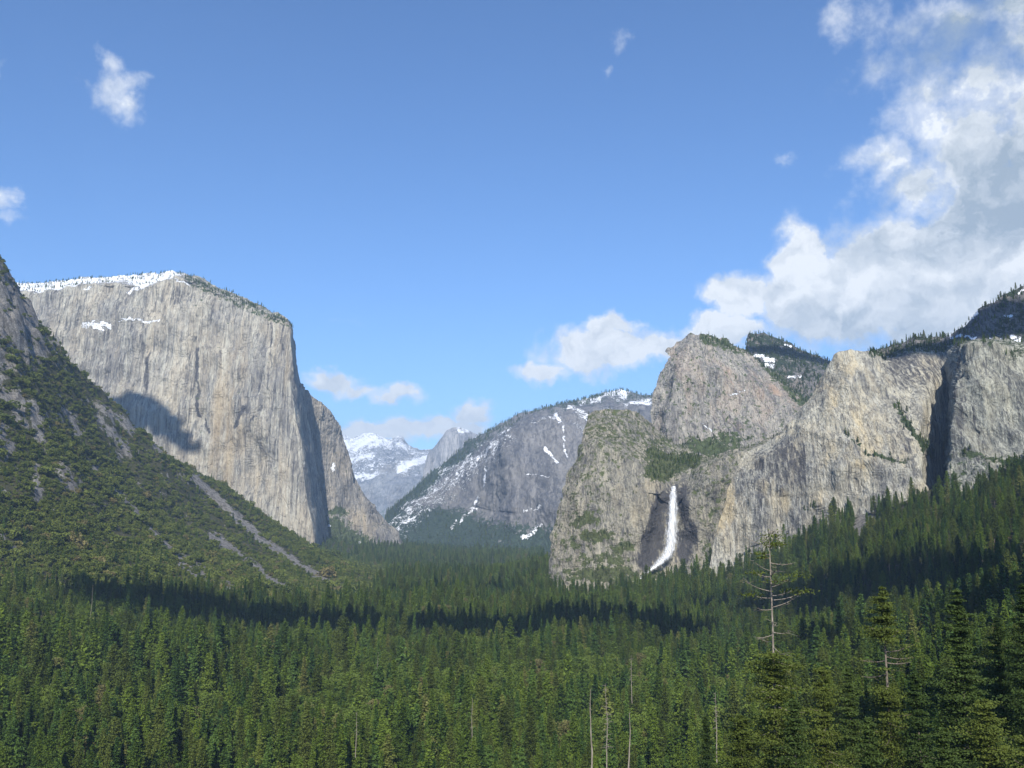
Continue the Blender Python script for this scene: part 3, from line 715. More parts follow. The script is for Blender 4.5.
def conifer(name, seed, h=38, r=4.5, base=.12, nb=60, cl=6, lf=4, leaf=1.1, prof=.85, gap=0.0, wood=False, tuft=None, mat=M_con, bend=0.0, bare=None, trunk_r=None, topfrac=1.0, jitter=.35, deadmat=None):
    """trunk and crown meshes, origin at the foot. bare=(t0,t1): a stretch with bare boughs only"""
    rg = np.random.default_rng(seed)
    tr = trunk_r or h * .011
    zz = np.linspace(-3, h * topfrac, 14)
    bx = bend * np.sin(zz / h * 2.2) ; by = bend * .5 * np.cos(zz / h * 3) - bend * .5
    T = [tube(np.c_[bx, by, zz], tr * (1 - .93 * np.clip(zz / (h * 1.0), 0, 1)) + .04, 8 if wood else 5)]
    cs = []
    for i in range(nb):
        t = base + (1 - base) * ((i + rg.uniform()) / nb) ** .95
        if t > topfrac: continue
        isb = bare and bare[0] < t < bare[1]
        if isb and rg.uniform() < .62: continue
        az = i * 2.4 + rg.normal() * .5
        pr = min(1, ((1 - t) / (1 - base)) ** prof + .03) * min(1, .45 + (t - base) * 5)
        L = r * pr * rg.uniform(1 - jitter, 1 + jitter * .7)
        if isb: L = r * rg.uniform(.35, .95)
        if rg.uniform() < gap: L *= .35
        droop = rg.uniform(-.28, .02) if t < .75 else rg.uniform(-.05, .45)
        k = np.linspace(.12, 1, cl)
        x0, y0 = np.interp(t * h, zz, bx), np.interp(t * h, zz, by)
        d = np.array([math.cos(az), math.sin(az), droop])
        bp = np.array([x0, y0, t * h]) + d * (k * L)[:, None]
        bp[:, 2] += L * .10 * k ** 2 - (L * .05 * np.sin(k * 3))
        if wood and L > 1.0:
            e = np.concatenate([[[x0, y0, t * h]], bp[::3]])
            T.append(tube(e, np.linspace(tr * .22 + .02, .03, len(e)) , 4))
            if isb:
                for q in range(3):
                    s0 = bp[rg.integers(cl // 3, cl)]
                    e2 = np.array([s0, s0 + rg.normal(size=3) * .5 * [1, 1, .4], s0 + rg.normal(size=3) * 1.0 * [1, 1, .5]])
                    T.append(tube(e2, [.06, .04, .02], 3))
        if isb:
            if rg.uniform() < .5: bp = bp[-max(2, cl // 4):]
            else: continue
        wd = (.12 + (.26 if wood else .22) * (1 - np.abs(k[-len(bp):] - .6))) * min(L, 4.5) + .15
        c = bp[:, None] + rg.normal(size=(len(bp), lf, 3)) * wd[:, None, None] * np.array([1, 1, .16 if wood else .38])
        cs.append(c.reshape(-1, 3))
    # leader
    if topfrac >= 1:
        c = np.c_[rg.normal(size=(lf * 6, 2)) * .25 + [bx[-1], by[-1]], rg.uniform(h * .93, h * 1.005, lf * 6)]
        cs.append(c)
    if tuft:
        c = rg.normal(size=(tuft[1], 3)) * np.array([1.15, 1.15, 1.1]) + [bx[-1], by[-1], h * topfrac - tuft[0]]
        cs.append(c)
    cen = np.concatenate(cs)
    V, f = leaves(cen, leaf, rg, .55)
    tv, tf = join_tubes(T)
    return mesh_from(name + '_trunk', tv, tf, [deadmat or M_bark], True), mesh_from(name + '_crown', V, f, [mat])

def place_tree(kind, protos, loc, rz, sc, label, cat, group=None, names=('trunk', 'crown')):
    o = bpy.data.objects.new(kind, None); C.objects.link(o)
    o.location = loc; o.rotation_euler = (0, 0, rz); o.scale = sc
    o.empty_display_size = 2
    for nm, me in zip(names, protos):
        c = bpy.data.objects.new(nm, me); C.objects.link(c); c.parent = o
    return tag(o, label, cat, group)

P_MID = [conifer('mid_conifer', 100 + i, h=38, r=[4.2, 5.2, 3.6, 5.8, 4.6, 4.0][i], nb=100, cl=7, lf=8, leaf=.48, base=[.1, .15, .08, .25, .12, .3][i], prof=[.9, .75, 1, .6, .85, .7][i], mat=[M_con, M_con, M_dkc, M_pine, M_con, M_pine][i], jitter=.45, gap=.08) for i in range(6)]
P_FAR = [conifer('far_conifer', 200 + i, h=36, r=[4.2, 5.0, 3.8, 5.4][i], nb=54, cl=5, lf=4, leaf=1.15, base=.1, prof=[.9, .75, 1, .65][i], mat=[M_con, M_dkc, M_dkc, M_con][i], jitter=.4) for i in range(4)]

P_BRD = [conifer('broadleaf', 250 + i, h=26, r=[6.5, 5.5, 7.2][i], nb=90, cl=7, lf=7, leaf=.6, base=.12, prof=.38, mat=M_brd, jitter=.5, trunk_r=.3) for i in range(3)]
def ground_at(x, y): return float(ground_z([x], [y])[0])

# scattered positions over the ground, jittered cells, coarser with distance
def scatter(y0, y1, step, sx=1.0):
    out = []
    y = y0
    xs = []
    ny = int((y1 - y0) / step)
    for j in range(ny):
        yy = y0 + j * step
        half = .66 * yy + 60
        n = int(2 * half / step)
        x = np.linspace(-half, half, n) + rng.uniform(-.48, .48, n) * step
        out.append(np.c_[x, yy + rng.uniform(-.48, .48, n) * step])
    return np.concatenate(out)
cand = np.concatenate([scatter(300, 900, 8.6), scatter(900, 1900, 10.5), scatter(1900, 3200, 14), scatter(3200, 5400, 22)])
cz = ground_z(cand[:, 0], cand[:, 1])
CP = np.c_[cand, cz]
cpx, cpy = proj(CP)
rk = hill_masks(CP)
lim = np.interp(cpx, [-60, 330, 400, 540, 552, 700, 760, 850, 945, 1100], [5400, 5400, 5400, 5400, 2150, 2060, 1980, 1780, 1520, 1450])
keep = (cpx > -70) & (cpx < 1090) & (CP[:, 1] < lim) & (cpy < 830) & (rk < .45)
# hill crest on the left hides what is behind it
crest = np.interp(cpx, [-70, 0, 60, 120, 200, 268, 316, 420], [2150, 2250, 2450, 2700, 3050, 3400, 4600, 5400])
keep &= CP[:, 1] < crest
# conifers below, scrub above on the left hillside
scrub_line = np.interp(cpx, [0, 60, 120, 200, 300, 340, 380, 420], [590, 592, 592, 596, 606, 612, 585, 548])
nz = fbm(CP / 90, 3, 61) * 26
left = cpx < 425
is_scrub = left & (cpy + nz * .6 < scrub_line) & (CP[:, 1] > 1050) & (CP[:, 1] < 3300)
con = keep & ~is_scrub
dens = fbm(CP / 60, 3, 62)
con &= (dens > -.22) | (rng.uniform(size=len(CP)) < .35)
con &= rng.uniform(size=len(CP)) < .86
# forest only
def tree_size(P):
    n = fbm(P / 160, 2, 63)
    s = np.clip(.80 * np.exp(rng.normal(size=len(P)) * .26), .35, 1.38) * (1 + .3 * n)
    s = np.where(rng.uniform(size=len(P)) < .12, s * .6, s)
    return s
bn = fbm(CP / 130, 3, 67)
isb = con & (((bn > .16) & (rng.uniform(size=len(CP)) < .55)) | (rng.uniform(size=len(CP)) < .06)) & (cpx < 800)
brP = CP[isb]; brx, bry = cpx[isb], cpy[isb]
con = con & ~isb
con_P = CP[con]; con_s = tree_size(con_P); con_px, con_py = cpx[con], cpy[con]
# nearest ~ that show largest become trees of their own
topv = con_P.copy(); topv[:, 2] += 38 * con_s
tpx, tpy = proj(topv)
hero_clear = ~((con_P[:, 1] < 420) & (con_P[:, 0] > 60))
inview = (tpx > 4) & (tpx < 1020) & (tpy < 752) & (con_P[:, 1] < 1500)
score = con_s / con_P[:, 1]
order = np.argsort(-np.where(inview, score, -1))
NIND = 268
ind = order[:NIND]
rest = np.ones(len(con_P), bool); rest[ind] = False
zones = [(0, 205), (205, 410), (410, 615), (615, 820), (820, 1030)]
zl = ['slender green conifer in the dense forest at the lower left', 'green conifer in the forest left of the two pale dead trunks', 'green conifer in the forest around the pale dead trunks',
      'green conifer in the forest near the tall bare-topped pine', 'green conifer on the shaded slope at the lower right']
for k in ind:
    zi = next(i for i, (a, b) in enumerate(zones) if a <= tpx[k] < b)
    j = int(rng.integers(0, 6)); s = con_s[k]
    w = s * rng.uniform(.85, 1.2)
    place_tree('conifer_tree', P_MID[j], con_P[k], rng.uniform(0, 6.28), (w, w, s), zl[zi], 'tree', ['conifers at the lower left', 'conifers left of centre', 'conifers around the dead trunks', 'conifers near the bare-topped pine', 'conifers at the lower right'][zi])

brs = rng.uniform(.55, 1.2, len(brP))
bt = brP.copy(); bt[:, 2] += 25 * brs
btx, bty = proj(bt)
bord = np.argsort(-np.where((btx > 4) & (btx < 1020) & (bty < 750), brs / brP[:, 1], -1))[:60]
bz = ['rounded light-green broadleaf tree among the lower left conifers', 'rounded light-green broadleaf tree among the conifers at lower centre', 'rounded light-green broadleaf tree among conifers right of centre']
for k in bord:
    zi = 0 if btx[k] < 300 else 1 if btx[k] < 580 else 2
    s = brs[k]
    place_tree('broadleaf_tree', P_BRD[int(rng.integers(0, 3))], brP[k], rng.uniform(0, 6.28), (s, s, s), bz[zi], 'tree', ['broadleaf trees at lower left', 'broadleaf trees at lower centre', 'broadleaf trees right of centre'][zi])
brest = np.ones(len(brP), bool); brest[bord] = False
# trees on ledges and skylines of the rock masses
def on_sheet(name, n, test, size, rim_rows=None):
    G, nn, base, px, py, tk, t = SHEETS[name][0]
    w = test(px, py, nn, base, G, t[:, None] + 0 * px)
    # area weight
    du = np.linalg.norm(np.gradient(G, axis=1), axis=-1) * np.linalg.norm(np.gradient(G, axis=0), axis=-1)
    p = (np.clip(w, 0, None) * du).ravel(); p /= p.sum()
    k = rng.choice(len(p), n, p=p)
    P = G.reshape(-1, 3)[k] + rng.normal(size=(n, 3)) * [2, 2, 0]
    P[:, 2] -= 1.5
    return P, rng.uniform(size[0], size[1], n)
extra = []
topt = lambda name: SHEETS[name][0][5]
def rimtest(name, k0, lo, hi, x0=-999, x1=9999):
    tk = topt(name); a, b = tk[k0] + lo, tk[k0] + hi
    return lambda px, py, n, base, G, t: ((t > a) & (t < b) & (px > x0) & (px < x1)).astype(float)
extra.append(on_sheet('granite_wall', 700, rimtest('granite_wall', 4, .004, .06, 10, 300), (.3, .5)))
extra.append(on_sheet('granite_wall', 260, rimtest('granite_wall', 4, -.02, .02, 185, 292), (.3, .5)))
extra.append(on_sheet('snowy_ridge', 1600, rimtest('snowy_ridge', 5, -.06, .01), (.45, .8)))
extra.append(on_sheet('snowy_ridge', 2600, lambda px, py, n, b, G, t: (b['veg'] > .55) * (b['snow'] < .3) * 1., (.5, .9)))
extra.append(on_sheet('wooded_peak', 1100, lambda px, py, n, b, G, t: (n[..., 2] > .15) * (b['snow'] < 0) * 1. * (t < topt('wooded_peak')[3] + .02), (.35, .65)))
extra.append(on_sheet('wooded_ridge', 1500, lambda px, py, n, b, G, t: (n[..., 2] > .1) * (b['snow'] < 0) * 1. * (t < topt('wooded_ridge')[3] + .02) * (t > topt('wooded_ridge')[1]), (.22, .42)))
extra.append(on_sheet('wooded_ridge', 420, rimtest('wooded_ridge', 3, -.03, .012), (.2, .55)))
extra.append(on_sheet('wooded_peak', 260, rimtest('wooded_peak', 3, -.03, .012), (.25, .5)))
extra.append(on_sheet('granite_spire', 420, lambda px, py, n, b, G, t: (b['veg'] > .5) * 1. * (t < topt('granite_spire')[5] + .01), (.25, .45)))
extra.append(on_sheet('waterfall_cliff', 700, lambda px, py, n, b, G, t: (b['veg'] > .8) * 1., (.2, .38)))
extra.append(on_sheet('waterfall_cliff', 500, lambda px, py, n, b, G, t: sstep(.35, .7, n[..., 2]) * (b['dark'] < .2), (.15, .3)))
extra.append(on_sheet('granite_tower', 420, lambda px, py, n, b, G, t: (b['veg'] > .35) * 1., (.2, .42)))
extra.append(on_sheet('streaked_buttress', 420, lambda px, py, n, b, G, t: (b['veg'] > .3) * 1. * (px > 952), (.2, .42)))
extra.append(on_sheet('granite_buttress', 500, lambda px, py, n, b, G, t: (b['veg'] > .5) * 1., (.35, .6)))
EP = np.concatenate([e[0] for e in extra]); ES = np.concatenate([e[1] for e in extra])

def instancer(name, P, S, kinds, nk, protos, label, cat, wid=None):
    """one object whose geometry nodes set a tree on every point"""
    n = len(P)
    me = bpy.data.meshes.new(name)
    me.vertices.add(n); me.vertices.foreach_set('co', np.asarray(P, np.float32).ravel())
    def at_(nm, tp, v, key='value'):
        a = me.attributes.new(nm, tp, 'POINT'); a.data.foreach_set(key, v.ravel())
    w = S * (wid if wid is not None else rng.uniform(.85, 1.25, n))
    at_('scl', 'FLOAT_VECTOR', np.stack([w, w, S], -1).astype(np.float32), 'vector')
    at_('rot', 'FLOAT_VECTOR', np.stack([rng.normal(size=n) * .02, rng.normal(size=n) * .02, rng.uniform(0, 6.28, n)], -1).astype(np.float32), 'vector')
    at_('pick', 'INT', kinds.astype(np.int32))
    o = link(name, me)
    ng = bpy.data.node_groups.new(name + '_nodes', 'GeometryNodeTree')
    ng.interface.new_socket('Geometry', in_out='INPUT', socket_type='NodeSocketGeometry')
    ng.interface.new_socket('Geometry', in_out='OUTPUT', socket_type='NodeSocketGeometry')
    gi = ng.nodes.new('NodeGroupInput'); go = ng.nodes.new('NodeGroupOutput')
    ip = ng.nodes.new('GeometryNodeInstanceOnPoints')
    jall = ng.nodes.new('GeometryNodeJoinGeometry')
    for pr in protos:
        j = ng.nodes.new('GeometryNodeJoinGeometry')
        for ob in pr:
            oi = ng.nodes.new('GeometryNodeObjectInfo'); oi.transform_space = 'ORIGINAL'
            oi.inputs['Object'].default_value = ob
            ng.links.new(oi.outputs['Geometry'], j.inputs[0])
        g = ng.nodes.new('GeometryNodeGeometryToInstance')
        ng.links.new(j.outputs[0], g.inputs[0]); ng.links.new(g.outputs[0], jall.inputs[0])
    def na(nm, tp):
        x = ng.nodes.new('GeometryNodeInputNamedAttribute'); x.data_type = tp; x.inputs['Name'].default_value = nm
        return x.outputs['Attribute']
    ng.links.new(gi.outputs[0], ip.inputs['Points']); ng.links.new(jall.outputs[0], ip.inputs['Instance'])
    ip.inputs['Pick Instance'].default_value = True
    ng.links.new(na('pick', 'INT'), ip.inputs['Instance Index'])
    e2r = ng.nodes.new('FunctionNodeEulerToRotation')
    ng.links.new(na('rot', 'FLOAT_VECTOR'), e2r.inputs[0]); ng.links.new(e2r.outputs[0], ip.inputs['Rotation'])
    ng.links.new(na('scl', 'FLOAT_VECTOR'), ip.inputs['Scale'])
    ng.links.new(ip.outputs[0], go.inputs[0])
    md = o.modifiers.new('trees', 'NODES'); md.node_group = ng
    return tag(o, label, cat, kind='stuff')

def proto_objs(protos):
    r = []
    for pr in protos:
        r.append([bpy.data.objects.new(me.name, me) for me in pr])
    return r
near = rest & (con_P[:, 1] < 1000)
far = rest & ~near
PM, PF = proto_objs(P_MID), proto_objs(P_FAR)
allP = np.concatenate([con_P[near], con_P[far], EP]); allS = np.concatenate([con_s[near], con_s[far], ES])
kk = np.concatenate([rng.integers(0, 6, near.sum()), rng.integers(6, 10, far.sum() + len(EP))])
# Join Geometry keeps link order reversed or not depending on version: near and far shapes share one size, so either order is safe
instancer('forest', allP, allS, kk, 10, PM + PF, 'dense green conifer forest filling the valley floor and slopes', 'forest')
print('forest', len(allP), 'individual', len(ind))

PB = proto_objs(P_BRD)
instancer('broadleaf_woods', brP[brest], brs[brest], rng.integers(0, 3, brest.sum()), 3, PB, 'patches of lighter rounded broadleaf trees within the conifer forest', 'woods')
# scrub
def shrub(name, seed, n=420, leaf=.75):
    rg = np.random.default_rng(seed)
    cs = []
    for _ in range(9):
        c0 = rg.normal(size=3) * [1.5, 1.5, .7] + [0, 0, 2.4]
        rad = rg.uniform(1.0, 2.0)
        d = rg.normal(size=(n // 9, 3)); d /= np.linalg.norm(d, axis=1)[:, None]
        cs.append(c0 + d * rad * rg.uniform(.75, 1.05, (n // 9, 1)))
    c = np.concatenate(cs); c = c[c[:, 2] > 0]
    V, f = leaves(c, leaf, rg, .9)
    return mesh_from(name, V, f, [M_shr])
sc = scatter(1000, 2300, 6.6)
sc = np.concatenate([sc, scatter(2300, 3900, 10)])
sc = sc[(sc[:, 0] < -.03 * sc[:, 1])]
SPt = np.c_[sc, ground_z(sc[:, 0], sc[:, 1])]
spx, spy = proj(SPt)
srk = hill_masks(SPt)
cr = np.interp(spx, [-70, 0, 60, 120, 200, 268, 316, 420], [2300, 2400, 2600, 2850, 3200, 3500, 3900, 3900])
sl = np.interp(spx, [0, 60, 120, 200, 300, 340, 380, 420], [590, 592, 592, 596, 606, 612, 585, 548])
sn = fbm(SPt / 90, 3, 61) * 26
ok = (spx > -60) & (spx < 425) & (SPt[:, 1] < cr) & (spy + sn * .6 < sl + 14) & (srk < .42)
dn = fbm(SPt / 70, 4, 64)
ok &= (dn > -.30) | (rng.uniform(size=len(dn)) < .35)
ok |= (spx > -60) & (spx < 425) & (SPt[:, 1] < cr) & (spy < sl) & (srk >= .42) & (srk < .85) & (rng.uniform(size=len(dn)) < .28)
SP2 = SPt[ok]
SS = np.exp(rng.normal(size=len(SP2)) * .45) * 1.0 * (1 + .3 * dn[ok])
SHR = [[bpy.data.objects.new('shrub_shape', shrub('shrub_leaves', 300 + i))] for i in range(4)]
instancer('scrub', SP2, SS * .9, rng.integers(0, 4, len(SP2)), 4, SHR, 'low olive-green scrub covering the left hillside', 'scrub')
print('scrub', len(SP2))
# lone conifers standing in the scrub
hk = np.where(keep & is_scrub & (rng.uniform(size=len(CP)) < .075))[0]
print('conifers in scrub', len(hk))
instancer('scattered_conifers', CP[hk], rng.uniform(.3, .62, len(hk)), rng.integers(0, 4, len(hk)), 4, PF, 'small dark conifers dotted over the scrubby left hillside', 'conifers')

# ---------------------------------------------------------------- foreground trees
def place_by_top(px, py, Y, h):
    p = at(px, py, Y)
    return (p[0], p[1], p[2] - h)
def hero(kind, proto, px, py, Y, h, hproto, wid, rz, label, group=None, cat='tree', names=('trunk', 'crown')):
    s = h / hproto
    return place_tree(kind, proto, place_by_top(px, py, Y, h), rz, (wid, wid, s), label, cat, group, names)
H1 = conifer('bare_topped_pine', 401, h=60, r=6.8, base=.05, nb=125, cl=18, lf=26, leaf=.22, prof=.5, wood=True, mat=M_pine, bare=(.62, .992), trunk_r=.36, bend=.5, tuft=(1.8, 170), topfrac=.985, gap=.30, deadmat=M_dead)
H2 = conifer('open_pine', 402, h=50, r=6.4, base=.10, nb=95, cl=16, lf=26, leaf=.22, prof=.55, wood=True, mat=M_pine, bare=(.62, .80), trunk_r=.5, gap=.15, bend=.4)
H3 = conifer('full_fir', 403, h=50, r=6.6, base=.04, nb=120, cl=18, lf=24, leaf=.22, prof=.72, wood=True, mat=M_hfir, trunk_r=.42, gap=.28, jitter=.55)
H4 = conifer('young_fir', 404, h=30, r=4.4, base=.03, nb=90, cl=13, lf=20, leaf=.19, prof=.8, wood=True, mat=M_hfir, trunk_r=.3, gap=.1, jitter=.5)
H5 = conifer('bushy_pine', 405, h=34, r=6.0, base=.06, nb=85, cl=15, lf=24, leaf=.20, prof=.5, wood=True, mat=M_pine, trunk_r=.36, gap=.15, jitter=.5)
hero('pine_tree', H1, 765, 527, 170, 60, 60, 1.0, .6, 'tall pine with a bare weathered upper trunk and a tuft on top')
hero('pine_tree', H2, 882, 588, 185, 50, 50, .95, 2.0, 'open pine with a gap of bare trunk below its thin top')
hero('fir_tree', H3, 957, 590, 165, 48, 50, 1.0, 1.1, 'broad dark fir right of the open pine')
hero('fir_tree', H3, 996, 618, 190, 44, 50, .85, 4.0, 'slim dark fir just right of the broad dark fir')
hero('fir_tree', H3, 1022, 585, 175, 50, 50, .95, 2.7, 'dark fir cut off by the right edge')
hero('pine_tree', H5, 822, 668, 175, 34, 34, .75, .3, 'bushy yellowish pine right of the bare-topped pine')
hero('fir_tree', H4, 848, 668, 190, 30, 30, .95, 5.0, 'young fir between the bushy pine and the open pine')
hero('pine_tree', H5, 740, 716, 160, 30, 34, .95, 1.7, 'dark bushy pine at the foot of the bare-topped pine')
hero('fir_tree', H4, 915, 672, 160, 30, 30, 1.0, 2.2, 'young fir between the open pine and the broad dark fir')
hero('fir_tree', H4, 793, 700, 150, 26, 30, .95, 3.3, 'low young fir close to the right of the bare-topped trunk')
hero('pine_tree', H5, 985, 700, 140, 30, 34, .95, 4.4, 'low bushy pine in the bottom right corner')
hero('fir_tree', H4, 705, 716, 230, 30, 30, .9, 1.2, 'young fir left of the dark bushy pine')
hero('fir_tree', H4, 868, 718, 140, 28, 30, .9, .2, 'low young fir at the bottom below the open pine')
hero('fir_tree', H4, 942, 728, 130, 26, 30, 1.0, 3.9, 'lowest fir at the bottom below the broad dark fir')
hero('pine_tree', H5, 1030, 735, 130, 30, 34, .9, 2.9, 'bushy pine half cut off in the bottom right corner')

# dead trunks
def snag(seed, h, lean, nbr=22, r=.38, br=2.2):
    rg = np.random.default_rng(seed)
    zz = np.linspace(-4, h, 12)
    bx = lean * (zz / h) * h + .28 * np.sin(zz * .22 + seed) + .08 * np.sin(zz * .7); by = .1 * np.cos(zz * .4)
    trunk = tube(np.c_[bx, by, zz], r * (1 - .78 * np.clip(zz / h, 0, 1)), 8)
    T = []
    for i in range(nbr):
        t = rg.uniform(.35, 1); az = rg.uniform(0, 6.28); L = br * rg.uniform(.3, 1) * (1.2 - t * .6)
        p0 = np.array([np.interp(t * h, zz, bx), np.interp(t * h, zz, by), t * h])
        d = np.array([math.cos(az), math.sin(az), rg.uniform(-.35, .25)])
        T.append(tube([p0, p0 + d * L * .5, p0 + d * L + [0, 0, rg.uniform(-.3, .3)]], [.09, .06, .025], 4))
    bv, bf = join_tubes(T)
    return mesh_from('snag_trunk', *trunk, [M_dead], True), mesh_from('snag_branches', bv, bf, [M_dead], True)
for (px, py, Y, h, lean, nb, br, lab) in [
        (590, 689, 290, 30, .01, 6, 1.4, 'straight pale dead trunk with a forked tip, leftmost of the three'),
        (606, 683, 360, 38, 0, 60, 3.2, 'dead trunk with many thin bare branches, middle of the three'),
        (626, 713, 290, 26, .045, 8, 1.6, 'leaning pale dead trunk, rightmost of the three'),
        (715, 692, 420, 26, .015, 44, 2.6, 'thin dead trunk with short twigs left of the bare-topped pine'),
        (631, 655, 640, 28, 0, 30, 3.4, 'small grey dead tree in the middle of the forest'),
        (93, 585, 1120, 34, 0, 12, 2.4, 'white dead trunk standing in the scrub on the left hillside'),
        (472, 698, 620, 30, .015, 26, 2.6, 'thin white dead trunk left of centre among the conifers'),
        (357, 712, 560, 22, -.02, 24, 2.4, 'thin pale dead trunk in the forest below the scree'),
        (378, 652, 860, 30, 0, 16, 2.4, 'small white dead trunk far back in the left forest')]:
    place_tree('dead_tree', snag(int(px), h, lean, nb, .36 if Y < 300 else .26, br), place_by_top(px, py, Y, h), rng.uniform(0, 1), (1, 1, 1), lab, 'dead tree', 'pale dead trees in the forest', ('trunk', 'branches'))

# ---------------------------------------------------------------- unseen clouds, added and shaped only to cast shade into the view
def shade_cloud_mat():
    m, nt, b, out = new_mat('shade_cloud_vapour')
    b.inputs['Base Color'].default_value = (.9, .9, .92, 1)
    return m
MC = shade_cloud_mat()
def ico(sub=4):
    import bmesh
    bm = bmesh.new(); bmesh.ops.create_icosphere(bm, subdivisions=sub, radius=1)
    V = np.array([v.co[:] for v in bm.verts]); Fc = np.array([[v.index for v in f.verts] for f in bm.faces]); bm.free()
    return V, Fc
IV, IF = ico(4)
def shade_cloud_over(name, spots, H, label):  # sets unseen blobs up the sun line so their shadows land on the spots
    Vs, Fs, o = [], [], 0
    for (px, py, Y, rx, ry) in spots:
        p = at(px, py, Y)
        c = p + SUN * ((H - p[2]) / SUN[2])
        v = IV * [rx * rng.uniform(.7, 1.15), ry * rng.uniform(.55, 1.25), min(rx, ry) * .22]
        v = v * (1 + .55 * fbm(IV * 2.2 + c / 500, 4, int(px)))[:, None] + c
        Vs.append(v); Fs.append(IF + o); o += len(v)
    me = mesh_from(name, np.concatenate(Vs), np.concatenate(Fs), [MC], True)
    tag(link(name, me), label, 'shade_cloud', kind='structure')
shade_cloud_over('shade_cloud', [(190, 608, 1430, 150, 130), (260, 612, 1440, 160, 130), (330, 616, 1430, 150, 130), (400, 618, 1400, 150, 120), (470, 622, 1360, 150, 110), (535, 620, 1380, 130, 110), (590, 612, 1430, 120, 150), (635, 615, 1380, 100, 150), (670, 625, 1300, 60, 80), (715, 590, 1620, 60, 40)], 2350, 'unseen long clouds added overhead to shade the valley floor')
shade_cloud_over('shade_cloud', [(785, 592, 1420, 70, 65), (825, 586, 1320, 90, 90), (865, 577, 1250, 90, 95), (910, 566, 1170, 90, 90), (955, 556, 1110, 90, 85), (1005, 547, 1040, 90, 80), (1060, 545, 1000, 90, 80), (830, 635, 950, 45, 30), (985, 590, 860, 60, 45), (1020, 600, 800, 50, 45)], 2450, 'unseen clouds added overhead to shade the right slope')
shade_cloud_over('shade_cloud', [(1030, 700, 270, 60, 70), (1010, 650, 420, 80, 70)], 2300, 'unseen clouds added overhead to shade the near right slope')
shade_cloud_over('shade_cloud', [(106, 388, 3960, 100, 80), (124, 380, 3960, 80, 80), (138, 384, 3960, 75, 90), (148, 397, 3960, 75, 80), (160, 412, 3960, 70, 65), (174, 426, 3960, 65, 45), (120, 408, 3960, 120, 90), (186, 438, 3960, 50, 30)], 2600, 'unseen small clouds added to shade the foot of the great wall')
shade_cloud_over('shade_cloud', [(440, 585, 2080, 130, 70), (490, 585, 2060, 90, 60)], 2550, 'unseen small clouds added to shade the far meadow edge')
shade_cloud_over('shade_cloud', [(985, 325, 2100, 160, 110), (930, 352, 2000, 110, 70), (790, 350, 3600, 170, 90)], 2700, 'unseen clouds added to shade the upper right ridge')

# ---------------------------------------------------------------- haze
hz = bpy.data.materials.new('haze_air'); hz.use_nodes = True
nt = hz.node_tree; nt.nodes.clear()
out = nt.nodes.new('ShaderNodeOutputMaterial'); pv = nt.nodes.new('ShaderNodeVolumePrincipled')
pv.inputs['Color'].default_value = (.48, .69, 1.0, 1); pv.inputs['Density'].default_value = 4.8e-5; pv.inputs['Anisotropy'].default_value = 0.0
nt.links.new(pv.outputs[0], out.inputs['Volume'])
zlo = float(gz.min()) - 400; zhi = 2000.
bx = np.array([(x, y, z) for z in (zlo, zhi) for (x, y) in ((-19000, -19000), (19000, -19000), (19000, 19000), (-19000, 19000))], float)
me = mesh_from('haze', bx, [(0, 3, 2, 1), (4, 5, 6, 7), (0, 1, 5, 4), (1, 2, 6, 5), (2, 3, 7, 6), (3, 0, 4, 7)], [hz])
tag(link('haze', me), 'thin blue haze filling the valley air', 'haze', kind='stuff')

# ---------------------------------------------------------------- sun, sky and sky clouds
sl_ = bpy.data.lights.new('sun', 'SUN'); sl_.energy = 5.0; sl_.angle = R(.5); sl_.color = (1, .93, .80)
so = bpy.data.objects.new('sun', sl_); C.objects.link(so)
so.rotation_euler = Vector(SUN).to_track_quat('Z', 'Y').to_euler()

wd = bpy.data.worlds.new('World'); bpy.context.scene.world = wd; wd.use_nodes = True
nt = wd.node_tree; nt.nodes.clear(); N = NT(nt)
wo = nt.nodes.new('ShaderNodeOutputWorld'); bg = nt.nodes.new('ShaderNodeBackground'); nt.links.new(bg.outputs[0], wo.inputs[0])
sky = nt.nodes.new('ShaderNodeTexSky'); sky.sky_type = 'NISHITA'; sky.sun_disc = False
sky.sun_elevation = SUN_EL; sky.sun_rotation = math.pi - SUN_AZ
sky.altitude = 1350; sky.air_density = 1.0; sky.dust_density = .6; sky.ozone_density = 1.6
SKY_STR = .096
gen = N.n('ShaderNodeTexCoord').outputs['Generated']
sep = N.n('ShaderNodeSeparateXYZ'); nt.links.new(gen, sep.inputs[0])
azn = N.math('ARCTAN2', sep.outputs[0], sep.outputs[1]); eln = N.math('ARCSINE', sep.outputs[2])
cmb = N.n('ShaderNodeCombineXYZ'); nt.links.new(N.math('MULTIPLY', azn, 57.2958), cmb.inputs[0]); nt.links.new(N.math('MULTIPLY', eln, 57.2958), cmb.inputs[1])
ae = cmb.outputs[0]
